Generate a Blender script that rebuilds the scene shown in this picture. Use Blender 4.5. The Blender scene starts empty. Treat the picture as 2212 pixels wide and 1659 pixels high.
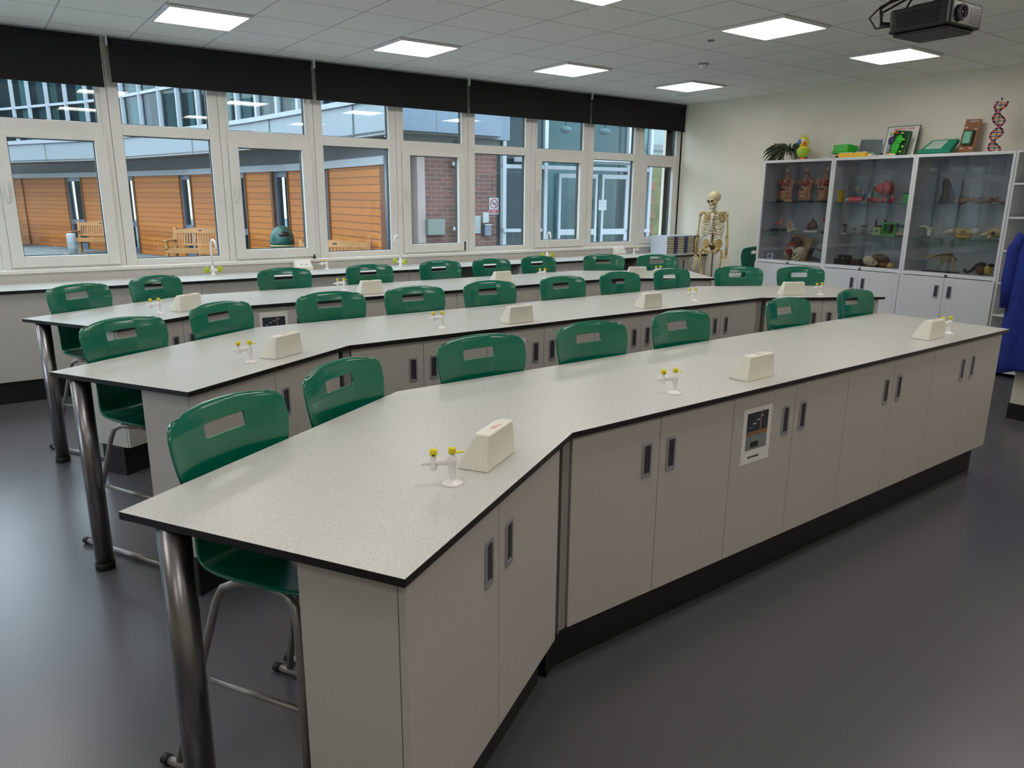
import bpy, bmesh, math, random
from mathutils import Vector, Matrix
random.seed(7)
C = bpy.context.scene.collection
S = bpy.context.scene
R = math.radians
PI = math.pi

# ------------------------------------------------------------------ camera
cd = bpy.data.cameras.new('camera')
cam = bpy.data.objects.new('camera', cd)
C.objects.link(cam)
yaw, pit, rol = 0.6273934, 0.2463472, 0.0085676
cy, sy, cp, sp = math.cos(yaw), math.sin(yaw), math.cos(pit), math.sin(pit)
F = Vector((sy * cp, cy * cp, -sp))
rg = Vector((cy, -sy, 0))
up = rg.cross(F)
rgt = rg * math.cos(rol) + up * math.sin(rol)
upp = -rg * math.sin(rol) + up * math.cos(rol)
M = Matrix((rgt, upp, -F)).transposed().to_4x4()
M.translation = Vector((0, 0, 1.62))
cam.matrix_world = M
cd.sensor_width = 36
cd.sensor_fit = 'HORIZONTAL'
cd.lens = 36 * 1588.895 / 2212
cd.clip_start = 0.05
cd.clip_end = 300
S.camera = cam

# ------------------------------------------------------------------ world, exposure
EXPOSURE = 0.0
SKY = 5.4
PANEL = 11.5
w = bpy.data.worlds.new('overcast_sky')
S.world = w
w.use_nodes = True
wn = w.node_tree.nodes
bgn = wn['Background']
bgn.inputs[0].default_value = (0.74, 0.88, 1.0, 1)
bgn.inputs[1].default_value = SKY
S.view_settings.view_transform = 'Standard'
S.view_settings.look = 'None'
S.view_settings.exposure = EXPOSURE
S.view_settings.gamma = 1
S.view_settings.use_curve_mapping = False
S.cycles.use_denoising = True
S.cycles.max_bounces = 10
S.cycles.transparent_max_bounces = 24
S.cycles.sample_clamp_indirect = 6
S.cycles.caustics_reflective = False
S.cycles.caustics_refractive = False

# ------------------------------------------------------------------ materials
def lin(c):
    c = c / 255
    return c / 12.92 if c <= 0.04045 else ((c + 0.055) / 1.055) ** 2.4

def rgb(r, g, b):
    return (lin(r), lin(g), lin(b), 1)

MATS = {}
def mat(name, col, rough=0.5, metal=0.0, noise=0.06, scale=8.0, spec=0.5, coat=0.0, emit=None, bump=0.0, alpha=1.0, trans=0.0):
    m = bpy.data.materials.new(name)
    m.use_nodes = True
    nt = m.node_tree
    b = nt.nodes['Principled BSDF']
    c = rgb(*col)
    if noise > 0:
        tc = nt.nodes.new('ShaderNodeTexCoord')
        n = nt.nodes.new('ShaderNodeTexNoise')
        n.inputs['Scale'].default_value = scale
        n.inputs['Detail'].default_value = 4
        nt.links.new(tc.outputs['Object'], n.inputs['Vector'])
        r = nt.nodes.new('ShaderNodeValToRGB')
        k = 1 - noise
        r.color_ramp.elements[0].color = (c[0] * k, c[1] * k, c[2] * k, 1)
        r.color_ramp.elements[0].position = 0.3
        r.color_ramp.elements[1].color = (min(1, c[0] * (2 - k)), min(1, c[1] * (2 - k)), min(1, c[2] * (2 - k)), 1)
        r.color_ramp.elements[1].position = 0.7
        nt.links.new(n.outputs['Fac'], r.inputs['Fac'])
        nt.links.new(r.outputs['Color'], b.inputs['Base Color'])
        if bump > 0:
            bp = nt.nodes.new('ShaderNodeBump')
            bp.inputs['Strength'].default_value = bump
            bp.inputs['Distance'].default_value = 0.01
            nt.links.new(n.outputs['Fac'], bp.inputs['Height'])
            nt.links.new(bp.outputs['Normal'], b.inputs['Normal'])
    else:
        b.inputs['Base Color'].default_value = c
    b.inputs['Roughness'].default_value = rough
    b.inputs['Metallic'].default_value = metal
    b.inputs['Specular IOR Level'].default_value = spec
    b.inputs['Coat Weight'].default_value = coat
    b.inputs['Coat Roughness'].default_value = 0.08
    if trans:
        b.inputs['Transmission Weight'].default_value = trans
    if emit:
        b.inputs['Emission Color'].default_value = rgb(*emit[0])
        b.inputs['Emission Strength'].default_value = emit[1]
    MATS[name] = m
    return m

def N(nt, t, **kw):
    n = nt.nodes.new(t)
    for k, v in kw.items():
        setattr(n, k, v)
    return n

def mmath(nt, op, a, b=None):
    n = N(nt, 'ShaderNodeMath', operation=op)
    for i, v in enumerate((a, b)):
        if v is None:
            continue
        if isinstance(v, (int, float)):
            n.inputs[i].default_value = v
        else:
            nt.links.new(v, n.inputs[i])
    return n.outputs[0]

def glass(name, tint=(0.95, 0.98, 0.98), rough=0.0, base=0.04, gain=1.0):
    m = bpy.data.materials.new(name)
    m.use_nodes = True
    nt = m.node_tree
    nt.nodes.clear()
    o = N(nt, 'ShaderNodeOutputMaterial')
    mx = N(nt, 'ShaderNodeMixShader')
    tr = N(nt, 'ShaderNodeBsdfTransparent')
    tr.inputs[0].default_value = (*tint, 1)
    gl = N(nt, 'ShaderNodeBsdfGlossy')
    gl.inputs['Roughness'].default_value = rough
    gl.inputs['Color'].default_value = (1, 1, 1, 1)
    ge = N(nt, 'ShaderNodeNewGeometry')
    dt = N(nt, 'ShaderNodeVectorMath', operation='DOT_PRODUCT')
    nt.links.new(ge.outputs['Normal'], dt.inputs[0])
    nt.links.new(ge.outputs['Incoming'], dt.inputs[1])
    k = mmath(nt, 'SUBTRACT', 1.0, mmath(nt, 'ABSOLUTE', dt.outputs['Value']))
    k = mmath(nt, 'POWER', k, 5.0)
    ma = N(nt, 'ShaderNodeMath', operation='MULTIPLY_ADD')
    ma.inputs[1].default_value = 0.96 * gain
    ma.inputs[2].default_value = 0.04 * gain + base
    nt.links.new(k, ma.inputs[0])
    nt.links.new(ma.outputs[0], mx.inputs[0])
    nt.links.new(tr.outputs[0], mx.inputs[1])
    nt.links.new(gl.outputs[0], mx.inputs[2])
    nt.links.new(mx.outputs[0], o.inputs[0])
    MATS[name] = m
    return m

def mixc(nt, fac, a, b):
    n = N(nt, 'ShaderNodeMix', data_type='RGBA')
    if isinstance(fac, (int, float)):
        n.inputs[0].default_value = fac
    else:
        nt.links.new(fac, n.inputs[0])
    for i, v in ((6, a), (7, b)):
        if isinstance(v, tuple):
            n.inputs[i].default_value = v
        else:
            nt.links.new(v, n.inputs[i])
    return n.outputs[2]

def speckle(name, col, dark, rough, dens=0.62, scale=420, spec=0.5, coat=0.0, big=0.05):
    m = mat(name, col, rough, noise=0, spec=spec, coat=coat)
    nt = m.node_tree
    b = nt.nodes['Principled BSDF']
    tc = N(nt, 'ShaderNodeTexCoord')
    n1 = N(nt, 'ShaderNodeTexNoise')
    n1.inputs['Scale'].default_value = scale
    n1.inputs['Detail'].default_value = 2
    n2 = N(nt, 'ShaderNodeTexNoise')
    n2.inputs['Scale'].default_value = 1.3
    nt.links.new(tc.outputs['Object'], n1.inputs['Vector'])
    nt.links.new(tc.outputs['Object'], n2.inputs['Vector'])
    f = mmath(nt, 'GREATER_THAN', n1.outputs['Fac'], dens)
    c = mixc(nt, f, rgb(*col), rgb(*dark))
    k = mmath(nt, 'MULTIPLY', n2.outputs['Fac'], big * 2)
    c2 = mixc(nt, k, c, rgb(*[int(v * 0.8) for v in col]))
    nt.links.new(c2, b.inputs['Base Color'])
    return m

speckle('worktop_grey', (203, 202, 198), (160, 158, 154), 0.34, dens=0.60, scale=520)
mat('worktop_black', (16, 14, 16), 0.45, noise=0.1)
mat('cabinet_grey', (190, 184, 178), 0.5, noise=0.03, scale=60)
mat('cabinet_filler', (150, 145, 140), 0.5, noise=0.03)
mat('cabinet_white', (214, 215, 218), 0.45, noise=0.03)
mat('plinth_black', (10, 9, 11), 0.5, noise=0.1)
mat('steel', (170, 170, 172), 0.28, metal=1.0, noise=0.03)
mat('handle_steel', (178, 178, 184), 0.42, metal=0.55, noise=0.03)
mat('recess_dark', (66, 62, 68), 0.4, metal=0.2, noise=0.05)
mat('chrome', (140, 136, 138), 0.3, metal=1.0, noise=0.03)
mat('tube_grey', (158, 152, 148), 0.38, metal=0.55, noise=0.03)
mat('black_rubber', (12, 12, 13), 0.6, noise=0.1)
mat('chair_green', (0, 104, 80), 0.16, noise=0.05, scale=3, spec=0.6, coat=0.25)
mat('tap_white', (240, 236, 236), 0.25, noise=0.0)
mat('lever_yellow', (232, 214, 30), 0.35, noise=0.05)
mat('socket_cream', (232, 228, 214), 0.4, noise=0.03)
mat('socket_white', (236, 233, 232), 0.35, noise=0.0)
mat('print_red', (215, 120, 110), 0.6, noise=0)
mat('frame_white', (226, 223, 218), 0.4, noise=0.03)
mat('seal_black', (14, 15, 18), 0.6, noise=0.1)
mat('blind_black', (19, 17, 19), 0.9, noise=0.1, scale=120)
mat('wall_paint', (232, 226, 210), 0.85, noise=0.03, scale=2.5)
mat('panel_emit', (255, 255, 255), 0.5, noise=0, emit=((255, 251, 243), PANEL))
mat('light_frame', (225, 225, 225), 0.4, noise=0)
mat('black_plastic', (20, 17, 20), 0.4, noise=0.1)
mat('black_gloss', (8, 8, 9), 0.1, noise=0)
mat('white_plastic', (228, 226, 222), 0.4, noise=0.02)
mat('bone', (205, 178, 118), 0.55, noise=0.12, scale=20)
mat('bone_pale', (222, 208, 168), 0.5, noise=0.1, scale=20)
mat('cartilage', (214, 212, 200), 0.5, noise=0.05)
mat('bone_brown', (140, 98, 58), 0.6, noise=0.15, scale=25)
mat('coat_blue', (20, 42, 128), 0.85, noise=0.12, scale=14, bump=0.3)
mat('skin', (205, 150, 112), 0.45, noise=0.08)
mat('organ_red', (168, 56, 48), 0.4, noise=0.2, scale=30)
mat('organ_dark', (95, 38, 34), 0.4, noise=0.2, scale=30)
mat('organ_tan', (196, 150, 92), 0.45, noise=0.2, scale=45)
mat('red_plastic', (206, 30, 20), 0.25, noise=0.08)
mat('orange_red', (196, 60, 32), 0.4, noise=0.12)
mat('green_bright', (40, 178, 40), 0.4, noise=0.05)
mat('green_pale', (176, 205, 120), 0.4, noise=0.08)
mat('green_dark', (22, 70, 40), 0.4, noise=0.15)
mat('yellow_box', (236, 188, 40), 0.5, noise=0.06)
mat('yellow_toy', (240, 222, 70), 0.4, noise=0.06)
mat('lime', (170, 205, 60), 0.4, noise=0.05)
mat('orange', (226, 110, 50), 0.5, noise=0.05)
mat('teal', (28, 140, 112), 0.4, noise=0.08)
mat('mint', (104, 178, 148), 0.45, noise=0.05)
mat('cardboard', (150, 104, 72), 0.8, noise=0.08)
mat('paper', (232, 230, 226), 0.8, noise=0.02)
mat('paper_grey', (176, 174, 178), 0.8, noise=0.05)
mat('ink', (40, 40, 44), 0.8, noise=0)
mat('blue', (70, 110, 190), 0.5, noise=0.05)
mat('navy', (38, 40, 84), 0.5, noise=0.1)
mat('purple', (58, 40, 92), 0.4, noise=0.1)
mat('pink', (226, 90, 150), 0.4, noise=0.05)
mat('coral', (228, 128, 100), 0.45, noise=0.1)
mat('tray_shell', (198, 206, 216), 0.45, noise=0.02)
mat('tray_front', (190, 182, 160), 0.5, noise=0.03)
mat('tray_blue', (62, 72, 128), 0.5, noise=0.05)
mat('pot_white', (214, 208, 196), 0.4, noise=0.04)
mat('leaf_dark', (50, 62, 40), 0.5, noise=0.25, scale=30)
mat('dark_box', (30, 26, 26), 0.6, noise=0.2)
mat('brown', (104, 68, 40), 0.6, noise=0.25, scale=40)
mat('brown_dark', (58, 42, 36), 0.7, noise=0.25, scale=40)
mat('straw', (206, 176, 92), 0.55, noise=0.15, scale=40)
mat('photo_dark', (44, 50, 62), 0.5, noise=0.5, scale=60)
mat('photo_grey', (126, 132, 134), 0.5, noise=0.15, scale=20)
mat('tap_lime', (176, 190, 40), 0.4, noise=0.1)
# exterior
mat('outdoor_white', (150, 154, 156), 0.5, noise=0.03)
mat('clad_white', (128, 136, 142), 0.5, noise=0.03, scale=0.6)
mat('clad_grey', (94, 98, 102), 0.6, noise=0.05)
mat('clad_blue', (84, 100, 114), 0.5, noise=0.04)
mat('soffit_grey', (104, 104, 102), 0.8, noise=0.08, scale=2)
mat('alu_white', (146, 152, 158), 0.4, noise=0.02)
mat('alu_blue', (80, 92, 106), 0.4, noise=0.03)
mat('timber_brown', (98, 56, 26), 0.6, noise=0.1)
mat('bench_wood', (160, 112, 62), 0.55, noise=0.12, scale=6)
mat('bin_green', (12, 66, 58), 0.4, noise=0.06)
mat('bin_gold', (140, 134, 84), 0.5, noise=0.05)
mat('concrete', (120, 124, 126), 0.8, noise=0.1, scale=3)
mat('reflection_pale', (150, 136, 132), 0.8, noise=0.08, scale=4)  # pale tone of the window reflection on the brick wall
mat('box_green', (106, 114, 108), 0.6, noise=0.05)
mat('sign_red', (132, 36, 52), 0.5, noise=0.03)
mat('door_dark', (60, 66, 76), 0.5, noise=0.05)
mat('moss', (84, 84, 54), 0.9, noise=0.35, scale=6)
mat('inner_pale', (124, 136, 134), 0.8, noise=0.15, scale=2)
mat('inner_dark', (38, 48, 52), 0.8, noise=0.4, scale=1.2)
mat('curtain', (98, 110, 104), 0.9, noise=0.2, scale=3)
glass('window_glass', (0.93, 0.97, 0.98), base=0.0, gain=1.0)
glass('cabinet_glass', (0.82, 0.83, 0.84), base=0.0, gain=0.6)
glass('shelf_glass', (0.75, 0.82, 0.80), base=0.02, gain=0.8)
glass('clear_plastic', (0.86, 0.88, 0.88), base=0.05, rough=0.1)
glass('facade_glass', (0.60, 0.72, 0.74), base=0.0, gain=0.35)

# ceiling tiles with T-bar grid on the real 600 mm module
m = mat('ceiling_tile', (200, 199, 194), 0.9, noise=0)
nt = m.node_tree
tc = N(nt, 'ShaderNodeTexCoord')
sx = N(nt, 'ShaderNodeSeparateXYZ')
nt.links.new(tc.outputs['Object'], sx.inputs[0])
def gridline(out, off):
    a = mmath(nt, 'SUBTRACT', out, off)
    a = mmath(nt, 'DIVIDE', a, 0.6)
    a = mmath(nt, 'ADD', a, 100.5)
    a = mmath(nt, 'FRACT', a)
    a = mmath(nt, 'SUBTRACT', a, 0.5)
    a = mmath(nt, 'ABSOLUTE', a)
    return mmath(nt, 'LESS_THAN', a, 0.010)
g = mmath(nt, 'MAXIMUM', gridline(sx.outputs[0], 3.1126), gridline(sx.outputs[1], 5.9083))
nz = N(nt, 'ShaderNodeTexNoise')
nz.inputs['Scale'].default_value = 160
nt.links.new(tc.outputs['Object'], nz.inputs['Vector'])
tile = mixc(nt, nz.outputs['Fac'], rgb(232, 232, 229), rgb(242, 242, 240))
nt.links.new(mixc(nt, g, tile, rgb(186, 186, 186)), nt.nodes['Principled BSDF'].inputs['Base Color'])

# vinyl floor
speckle('floor_vinyl', (87, 85, 91), (72, 71, 77), 0.3, dens=0.56, scale=260, spec=0.85, big=0.12)

# timber boards: horizontal planks
m = mat('timber_clad', (205, 132, 50), 0.6, noise=0)
nt = m.node_tree
tc = N(nt, 'ShaderNodeTexCoord')
sx = N(nt, 'ShaderNodeSeparateXYZ')
nt.links.new(tc.outputs['Object'], sx.inputs[0])
zz = mmath(nt, 'DIVIDE', sx.outputs[2], 0.135)
fl = mmath(nt, 'FLOOR', zz)
fr = mmath(nt, 'FRACT', zz)
wnz = N(nt, 'ShaderNodeTexWhiteNoise', noise_dimensions='1D')
nt.links.new(fl, wnz.inputs['W'])
nz = N(nt, 'ShaderNodeTexNoise')
nz.inputs['Scale'].default_value = 1.2
nt.links.new(tc.outputs['Object'], nz.inputs['Vector'])
base = mixc(nt, wnz.outputs['Value'], rgb(148, 74, 14), rgb(174, 98, 24))
base = mixc(nt, mmath(nt, 'MULTIPLY', nz.outputs['Fac'], 0.5), base, rgb(176, 112, 28))
gap = mmath(nt, 'LESS_THAN', fr, 0.09)
nt.links.new(mixc(nt, gap, base, rgb(70, 36, 14)), nt.nodes['Principled BSDF'].inputs['Base Color'])

# brick
m = mat('brick', (140, 90, 80), 0.85, noise=0)
nt = m.node_tree
tc = N(nt, 'ShaderNodeTexCoord')
mp = N(nt, 'ShaderNodeMapping')
mp.inputs['Rotation'].default_value = (R(90), 0, 0)
br = N(nt, 'ShaderNodeTexBrick')
br.inputs['Color1'].default_value = rgb(104, 62, 54)
br.inputs['Color2'].default_value = rgb(70, 48, 45)
br.inputs['Mortar'].default_value = rgb(110, 96, 90)
br.inputs['Scale'].default_value = 1.0
br.inputs['Brick Width'].default_value = 0.225
br.inputs['Row Height'].default_value = 0.075
br.inputs['Mortar Size'].default_value = 0.008
nz = N(nt, 'ShaderNodeTexNoise')
nz.inputs['Scale'].default_value = 5
nt.links.new(tc.outputs['Object'], mp.inputs[0])
nt.links.new(mp.outputs[0], br.inputs['Vector'])
nt.links.new(tc.outputs['Object'], nz.inputs['Vector'])
nt.links.new(mixc(nt, mmath(nt, 'MULTIPLY', nz.outputs['Fac'], 0.55), br.outputs['Color'], rgb(120, 94, 86)), nt.nodes['Principled BSDF'].inputs['Base Color'])

# paving outside
m = mat('paving', (168, 174, 174), 0.85, noise=0)
nt = m.node_tree
tc = N(nt, 'ShaderNodeTexCoord')
br = N(nt, 'ShaderNodeTexBrick')
br.inputs['Color1'].default_value = rgb(118, 122, 122)
br.inputs['Color2'].default_value = rgb(104, 110, 111)
br.inputs['Mortar'].default_value = rgb(84, 88, 88)
br.inputs['Scale'].default_value = 1.0
br.inputs['Brick Width'].default_value = 0.6
br.inputs['Row Height'].default_value = 0.6
br.inputs['Mortar Size'].default_value = 0.012
nt.links.new(tc.outputs['Object'], br.inputs['Vector'])
nt.links.new(br.outputs['Color'], nt.nodes['Principled BSDF'].inputs['Base Color'])

# ------------------------------------------------------------------ mesh helpers
class MB:
    def __init__(s):
        s.bm = bmesh.new()
        s.mats = []
    def mi(s, m):
        if m not in s.mats:
            s.mats.append(m)
        return s.mats.index(m)
    def faces(s, vs, fs, m, smooth=False):
        bv = [s.bm.verts.new(v) for v in vs]
        k = s.mi(m)
        for f in fs:
            try:
                fc = s.bm.faces.new([bv[i] for i in f])
                fc.material_index = k
                fc.smooth = smooth
            except ValueError:
                pass
        return bv
    def box(s, x0, x1, y0, y1, z0, z1, m, M=None):
        v = [Vector((x, y, z)) for x in (x0, x1) for y in (y0, y1) for z in (z0, z1)]
        if M is not None:
            v = [M @ p for p in v]
        s.faces(v, [(0, 1, 3, 2), (4, 6, 7, 5), (0, 4, 5, 1), (2, 3, 7, 6), (0, 2, 6, 4), (1, 5, 7, 3)], m)
        return s
    def prism(s, pts, z0, z1, m, mt=None, mb=None, M=None):
        n = len(pts)
        v = [Vector((p[0], p[1], z0)) for p in pts] + [Vector((p[0], p[1], z1)) for p in pts]
        if M is not None:
            v = [M @ p for p in v]
        bv = [s.bm.verts.new(p) for p in v]
        for i in range(n):
            j = (i + 1) % n
            f = s.bm.faces.new([bv[i], bv[j], bv[n + j], bv[n + i]])
            f.material_index = s.mi(m)
        f = s.bm.faces.new(bv[n:])
        f.material_index = s.mi(mt or m)
        f = s.bm.faces.new(bv[:n][::-1])
        f.material_index = s.mi(mb or m)
        return s
    def ring(s, outer, inner, z0, z1, m, M=None):
        n = len(outer)
        v = [Vector((p[0], p[1], z)) for z in (z0, z1) for L in (outer, inner) for p in L]
        if M is not None:
            v = [M @ p for p in v]
        fs = []
        for i in range(n):
            j = (i + 1) % n
            fs += [(i, j, 2 * n + j, 2 * n + i), (n + j, n + i, 3 * n + i, 3 * n + j), (2 * n + i, 2 * n + j, 3 * n + j, 3 * n + i), (j, i, n + i, n + j)]
        s.faces(v, fs, m)
        return s
    def tube(s, pts, r, m, seg=10, caps=True, smooth=True):
        pts = [Vector(p) for p in pts]
        n = len(pts)
        rs = r if isinstance(r, (list, tuple)) else [r] * n
        k = s.mi(m)
        prev = None
        rings = []
        for i, p in enumerate(pts):
            t = (pts[min(i + 1, n - 1)] - pts[max(i - 1, 0)]).normalized()
            if prev is None:
                a = Vector((0, 0, 1)) if abs(t.z) < 0.9 else Vector((1, 0, 0))
                u = t.cross(a).normalized()
            else:
                u = (prev - t * prev.dot(t)).normalized()
            prev = u
            vv = t.cross(u)
            rings.append([s.bm.verts.new(p + (u * math.cos(2 * PI * q / seg) + vv * math.sin(2 * PI * q / seg)) * rs[i]) for q in range(seg)])
        for a, b in zip(rings, rings[1:]):
            for q in range(seg):
                f = s.bm.faces.new([a[q], a[(q + 1) % seg], b[(q + 1) % seg], b[q]])
                f.material_index = k
                f.smooth = smooth
        if caps:
            for rr in (rings[0][::-1], rings[-1]):
                f = s.bm.faces.new(rr)
                f.material_index = k
        return s
    def lathe(s, prof, m, c=(0, 0, 0), seg=20, M=None, sx=1.0, sy=1.0, smooth=True):
        k = s.mi(m)
        c = Vector(c)
        rings = []
        for r, z in prof:
            ring = []
            for q in range(seg):
                a = 2 * PI * q / seg
                v = Vector((max(r, 1e-4) * math.cos(a) * sx, max(r, 1e-4) * math.sin(a) * sy, z))
                if M is not None:
                    v = M @ v
                ring.append(s.bm.verts.new(v + c))
            rings.append(ring)
        for a, b in zip(rings, rings[1:]):
            for q in range(seg):
                f = s.bm.faces.new([a[q], a[(q + 1) % seg], b[(q + 1) % seg], b[q]])
                f.material_index = k
                f.smooth = smooth
        for rr in (rings[0][::-1], rings[-1]):
            f = s.bm.faces.new(rr)
            f.material_index = k
            f.smooth = smooth
        return s
    def ell(s, c, r, m, M=None, seg=14, rings=9, jit=0.0):
        if isinstance(r, (int, float)):
            r = (r, r, r)
        prof = []
        k = s.mi(m)
        rows = []
        for i in range(rings + 1):
            th = PI * i / rings
            row = []
            for q in range(seg):
                a = 2 * PI * q / seg
                j = 1 + random.uniform(-jit, jit)
                v = Vector((r[0] * math.sin(th) * math.cos(a) * j, r[1] * math.sin(th) * math.sin(a) * j, -r[2] * math.cos(th)))
                if i in (0, rings):
                    v = Vector((1e-4 * math.cos(a), 1e-4 * math.sin(a), v.z))
                if M is not None:
                    v = M @ v
                row.append(s.bm.verts.new(v + Vector(c)))
            rows.append(row)
        for a, b in zip(rows, rows[1:]):
            for q in range(seg):
                f = s.bm.faces.new([a[q], a[(q + 1) % seg], b[(q + 1) % seg], b[q]])
                f.material_index = k
                f.smooth = True
        for rr in (rows[0][::-1], rows[-1]):
            f = s.bm.faces.new(rr)
            f.material_index = k
        return s
    def build(s, name, parent=None, off=None, bevel=0.0, kind=None, subsurf=0, solid=0.0):
        if off is not None:
            bmesh.ops.translate(s.bm, verts=s.bm.verts[:], vec=-Vector(off))
        me = bpy.data.meshes.new(name)
        s.bm.to_mesh(me)
        s.bm.free()
        for m in s.mats:
            me.materials.append(MATS[m])
        o = bpy.data.objects.new(name, me)
        C.objects.link(o)
        if parent is not None:
            o.parent = parent
        if solid:
            md = o.modifiers.new('solid', 'SOLIDIFY')
            md.thickness = solid
            md.offset = 0
        if subsurf:
            md = o.modifiers.new('sub', 'SUBSURF')
            md.levels = subsurf
            md.render_levels = subsurf
        if bevel:
            md = o.modifiers.new('bev', 'BEVEL')
            md.width = bevel
            md.segments = 2
            md.limit_method = 'ANGLE'
            md.angle_limit = R(40)
        if kind:
            o['kind'] = kind
        return o

def tag(o, label, cat, group=None, kind=None):
    o['label'] = label
    o['category'] = cat
    if group:
        o['group'] = group
    if kind:
        o['kind'] = kind
    return o

def thing(name, label, cat, loc=(0, 0, 0), rotz=0.0, group=None):
    o = bpy.data.objects.new(name, None)
    C.objects.link(o)
    o.empty_display_size = 0.1
    o.location = loc
    o.rotation_euler = (0, 0, rotz)
    return tag(o, label, cat, group)

def kids(o):
    return [c for c in C.objects if c.parent == o]

def dup(root, loc, rotz, label, group=None):
    r = root.copy()
    C.objects.link(r)
    r.location = loc
    r.rotation_euler = (0, 0, rotz)
    r['label'] = label
    if group:
        r['group'] = group
    for ch in KID[root.name]:
        c = ch.copy()
        C.objects.link(c)
        c.parent = r
        for g in KID.get(ch.name, []):
            d = g.copy()
            C.objects.link(d)
            d.parent = c
    return r
KID = {}
def remember(root):
    KID[root.name] = kids(root)
    for c in KID[root.name]:
        KID[c.name] = kids(c)
    return root

def rrect(x0, x1, y0, y1, r, n=4):
    out = []
    for cx, cy_, a0 in ((x1 - r, y0 + r, -90), (x1 - r, y1 - r, 0), (x0 + r, y1 - r, 90), (x0 + r, y0 + r, 180)):
        for i in range(n + 1):
            a = R(a0 + 90 * i / n)
            out.append((cx + r * math.cos(a), cy_ + r * math.sin(a)))
    return out

ORD = ['first', 'second', 'third', 'fourth', 'fifth', 'sixth', 'seventh', 'eighth', 'ninth', 'tenth']

# ------------------------------------------------------------------ room shell
CEIL = 2.915
XB, YW = 8.345, 7.46
XL, YF = -4.45, -2.6
def struct(name, mb, **k):
    return mb.build(name, kind='structure', **k)
struct('floor', MB().box(XL, XB, YF, YW + 0.3, -0.06, 0.0, 'floor_vinyl'))
struct('ceiling', MB().box(XL, XB + 0.1, YF, YW + 0.35, CEIL, CEIL + 0.06, 'ceiling_tile'))
struct('wall_back', MB().box(XB, XB + 0.12, 2.07, YW + 0.35, -0.06, CEIL, 'wall_paint'))
mb = MB()
mb.box(XL - .12, XL, YF - .12, YW + .35, -.06, .95, 'wall_paint')
mb.box(XL - .12, XL, YF - .12, YW + .35, 2.55, CEIL, 'wall_paint')
mb.box(XL - .12, XL, YF - .12, 3.2, .95, 2.55, 'wall_paint')
mb.box(XL - .12, XL, 6.8, YW + .35, .95, 2.55, 'wall_paint')
struct('wall_left', mb)
for q in range(3):  # out-of-view windows added in the left wall to let in more daylight
    y0, y1 = 3.2 + 1.2 * q, 4.4 + 1.2 * q
    m_ = MB()
    for b in ((y0, y0 + .06, .95, 2.55), (y1 - .06, y1, .95, 2.55), (y0 + .06, y1 - .06, .95, 1.01), (y0 + .06, y1 - .06, 2.49, 2.55)):
        m_.box(XL - .09, XL - .03, b[0], b[1], b[2], b[3], 'frame_white')
    wl_ = m_.build('window_%d' % (q + 21), off=(XL - .06, y0 + .6, .95), kind='structure')
    wl_.location = (XL - .06, y0 + .6, .95)
    MB().box(XL - .063, XL - .057, y0 + .06, y1 - .06, 1.01, 2.49, 'window_glass').build('pane', wl_, off=(XL - .06, y0 + .6, .95))
struct('wall_front', MB().box(XL - 0.12, 6.36, YF - 0.12, YF, -0.06, CEIL, 'wall_paint'))
struct('wall_right', MB().prism([(6.36, YF - 0.12), (6.48, YF - 0.12), (6.48, 2.07), (XB, 2.07), (XB, 2.19), (6.36, 2.19)], -0.06, CEIL, 'wall_paint'))
struct('baseboard_right', MB().box(6.345, 6.36, YF, 2.195, 0.0, 0.12, 'plinth_black'))
struct('baseboard_back', MB().box(XB - 0.015, XB, 5.72, 6.86, 0.0, 0.12, 'plinth_black'))
mb = MB()
mb.box(XL, XB, YW, YW + 0.3, -0.06, 0.99, 'wall_paint')
mb.box(XL, XB, YW, YW + 0.3, 2.79, CEIL, 'wall_paint')
mb.box(XL, -4.39, YW, YW + 0.3, 0.99, 2.79, 'wall_paint')
mb.box(8.345, XB + 0.005, YW, YW + 0.3, 0.99, 2.79, 'wall_paint')
struct('wall_window', mb)
struct('trim_1', MB().box(-4.40, XB, 7.425, 7.475, 0.975, 1.003, 'frame_white'), bevel=0.004)

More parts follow.
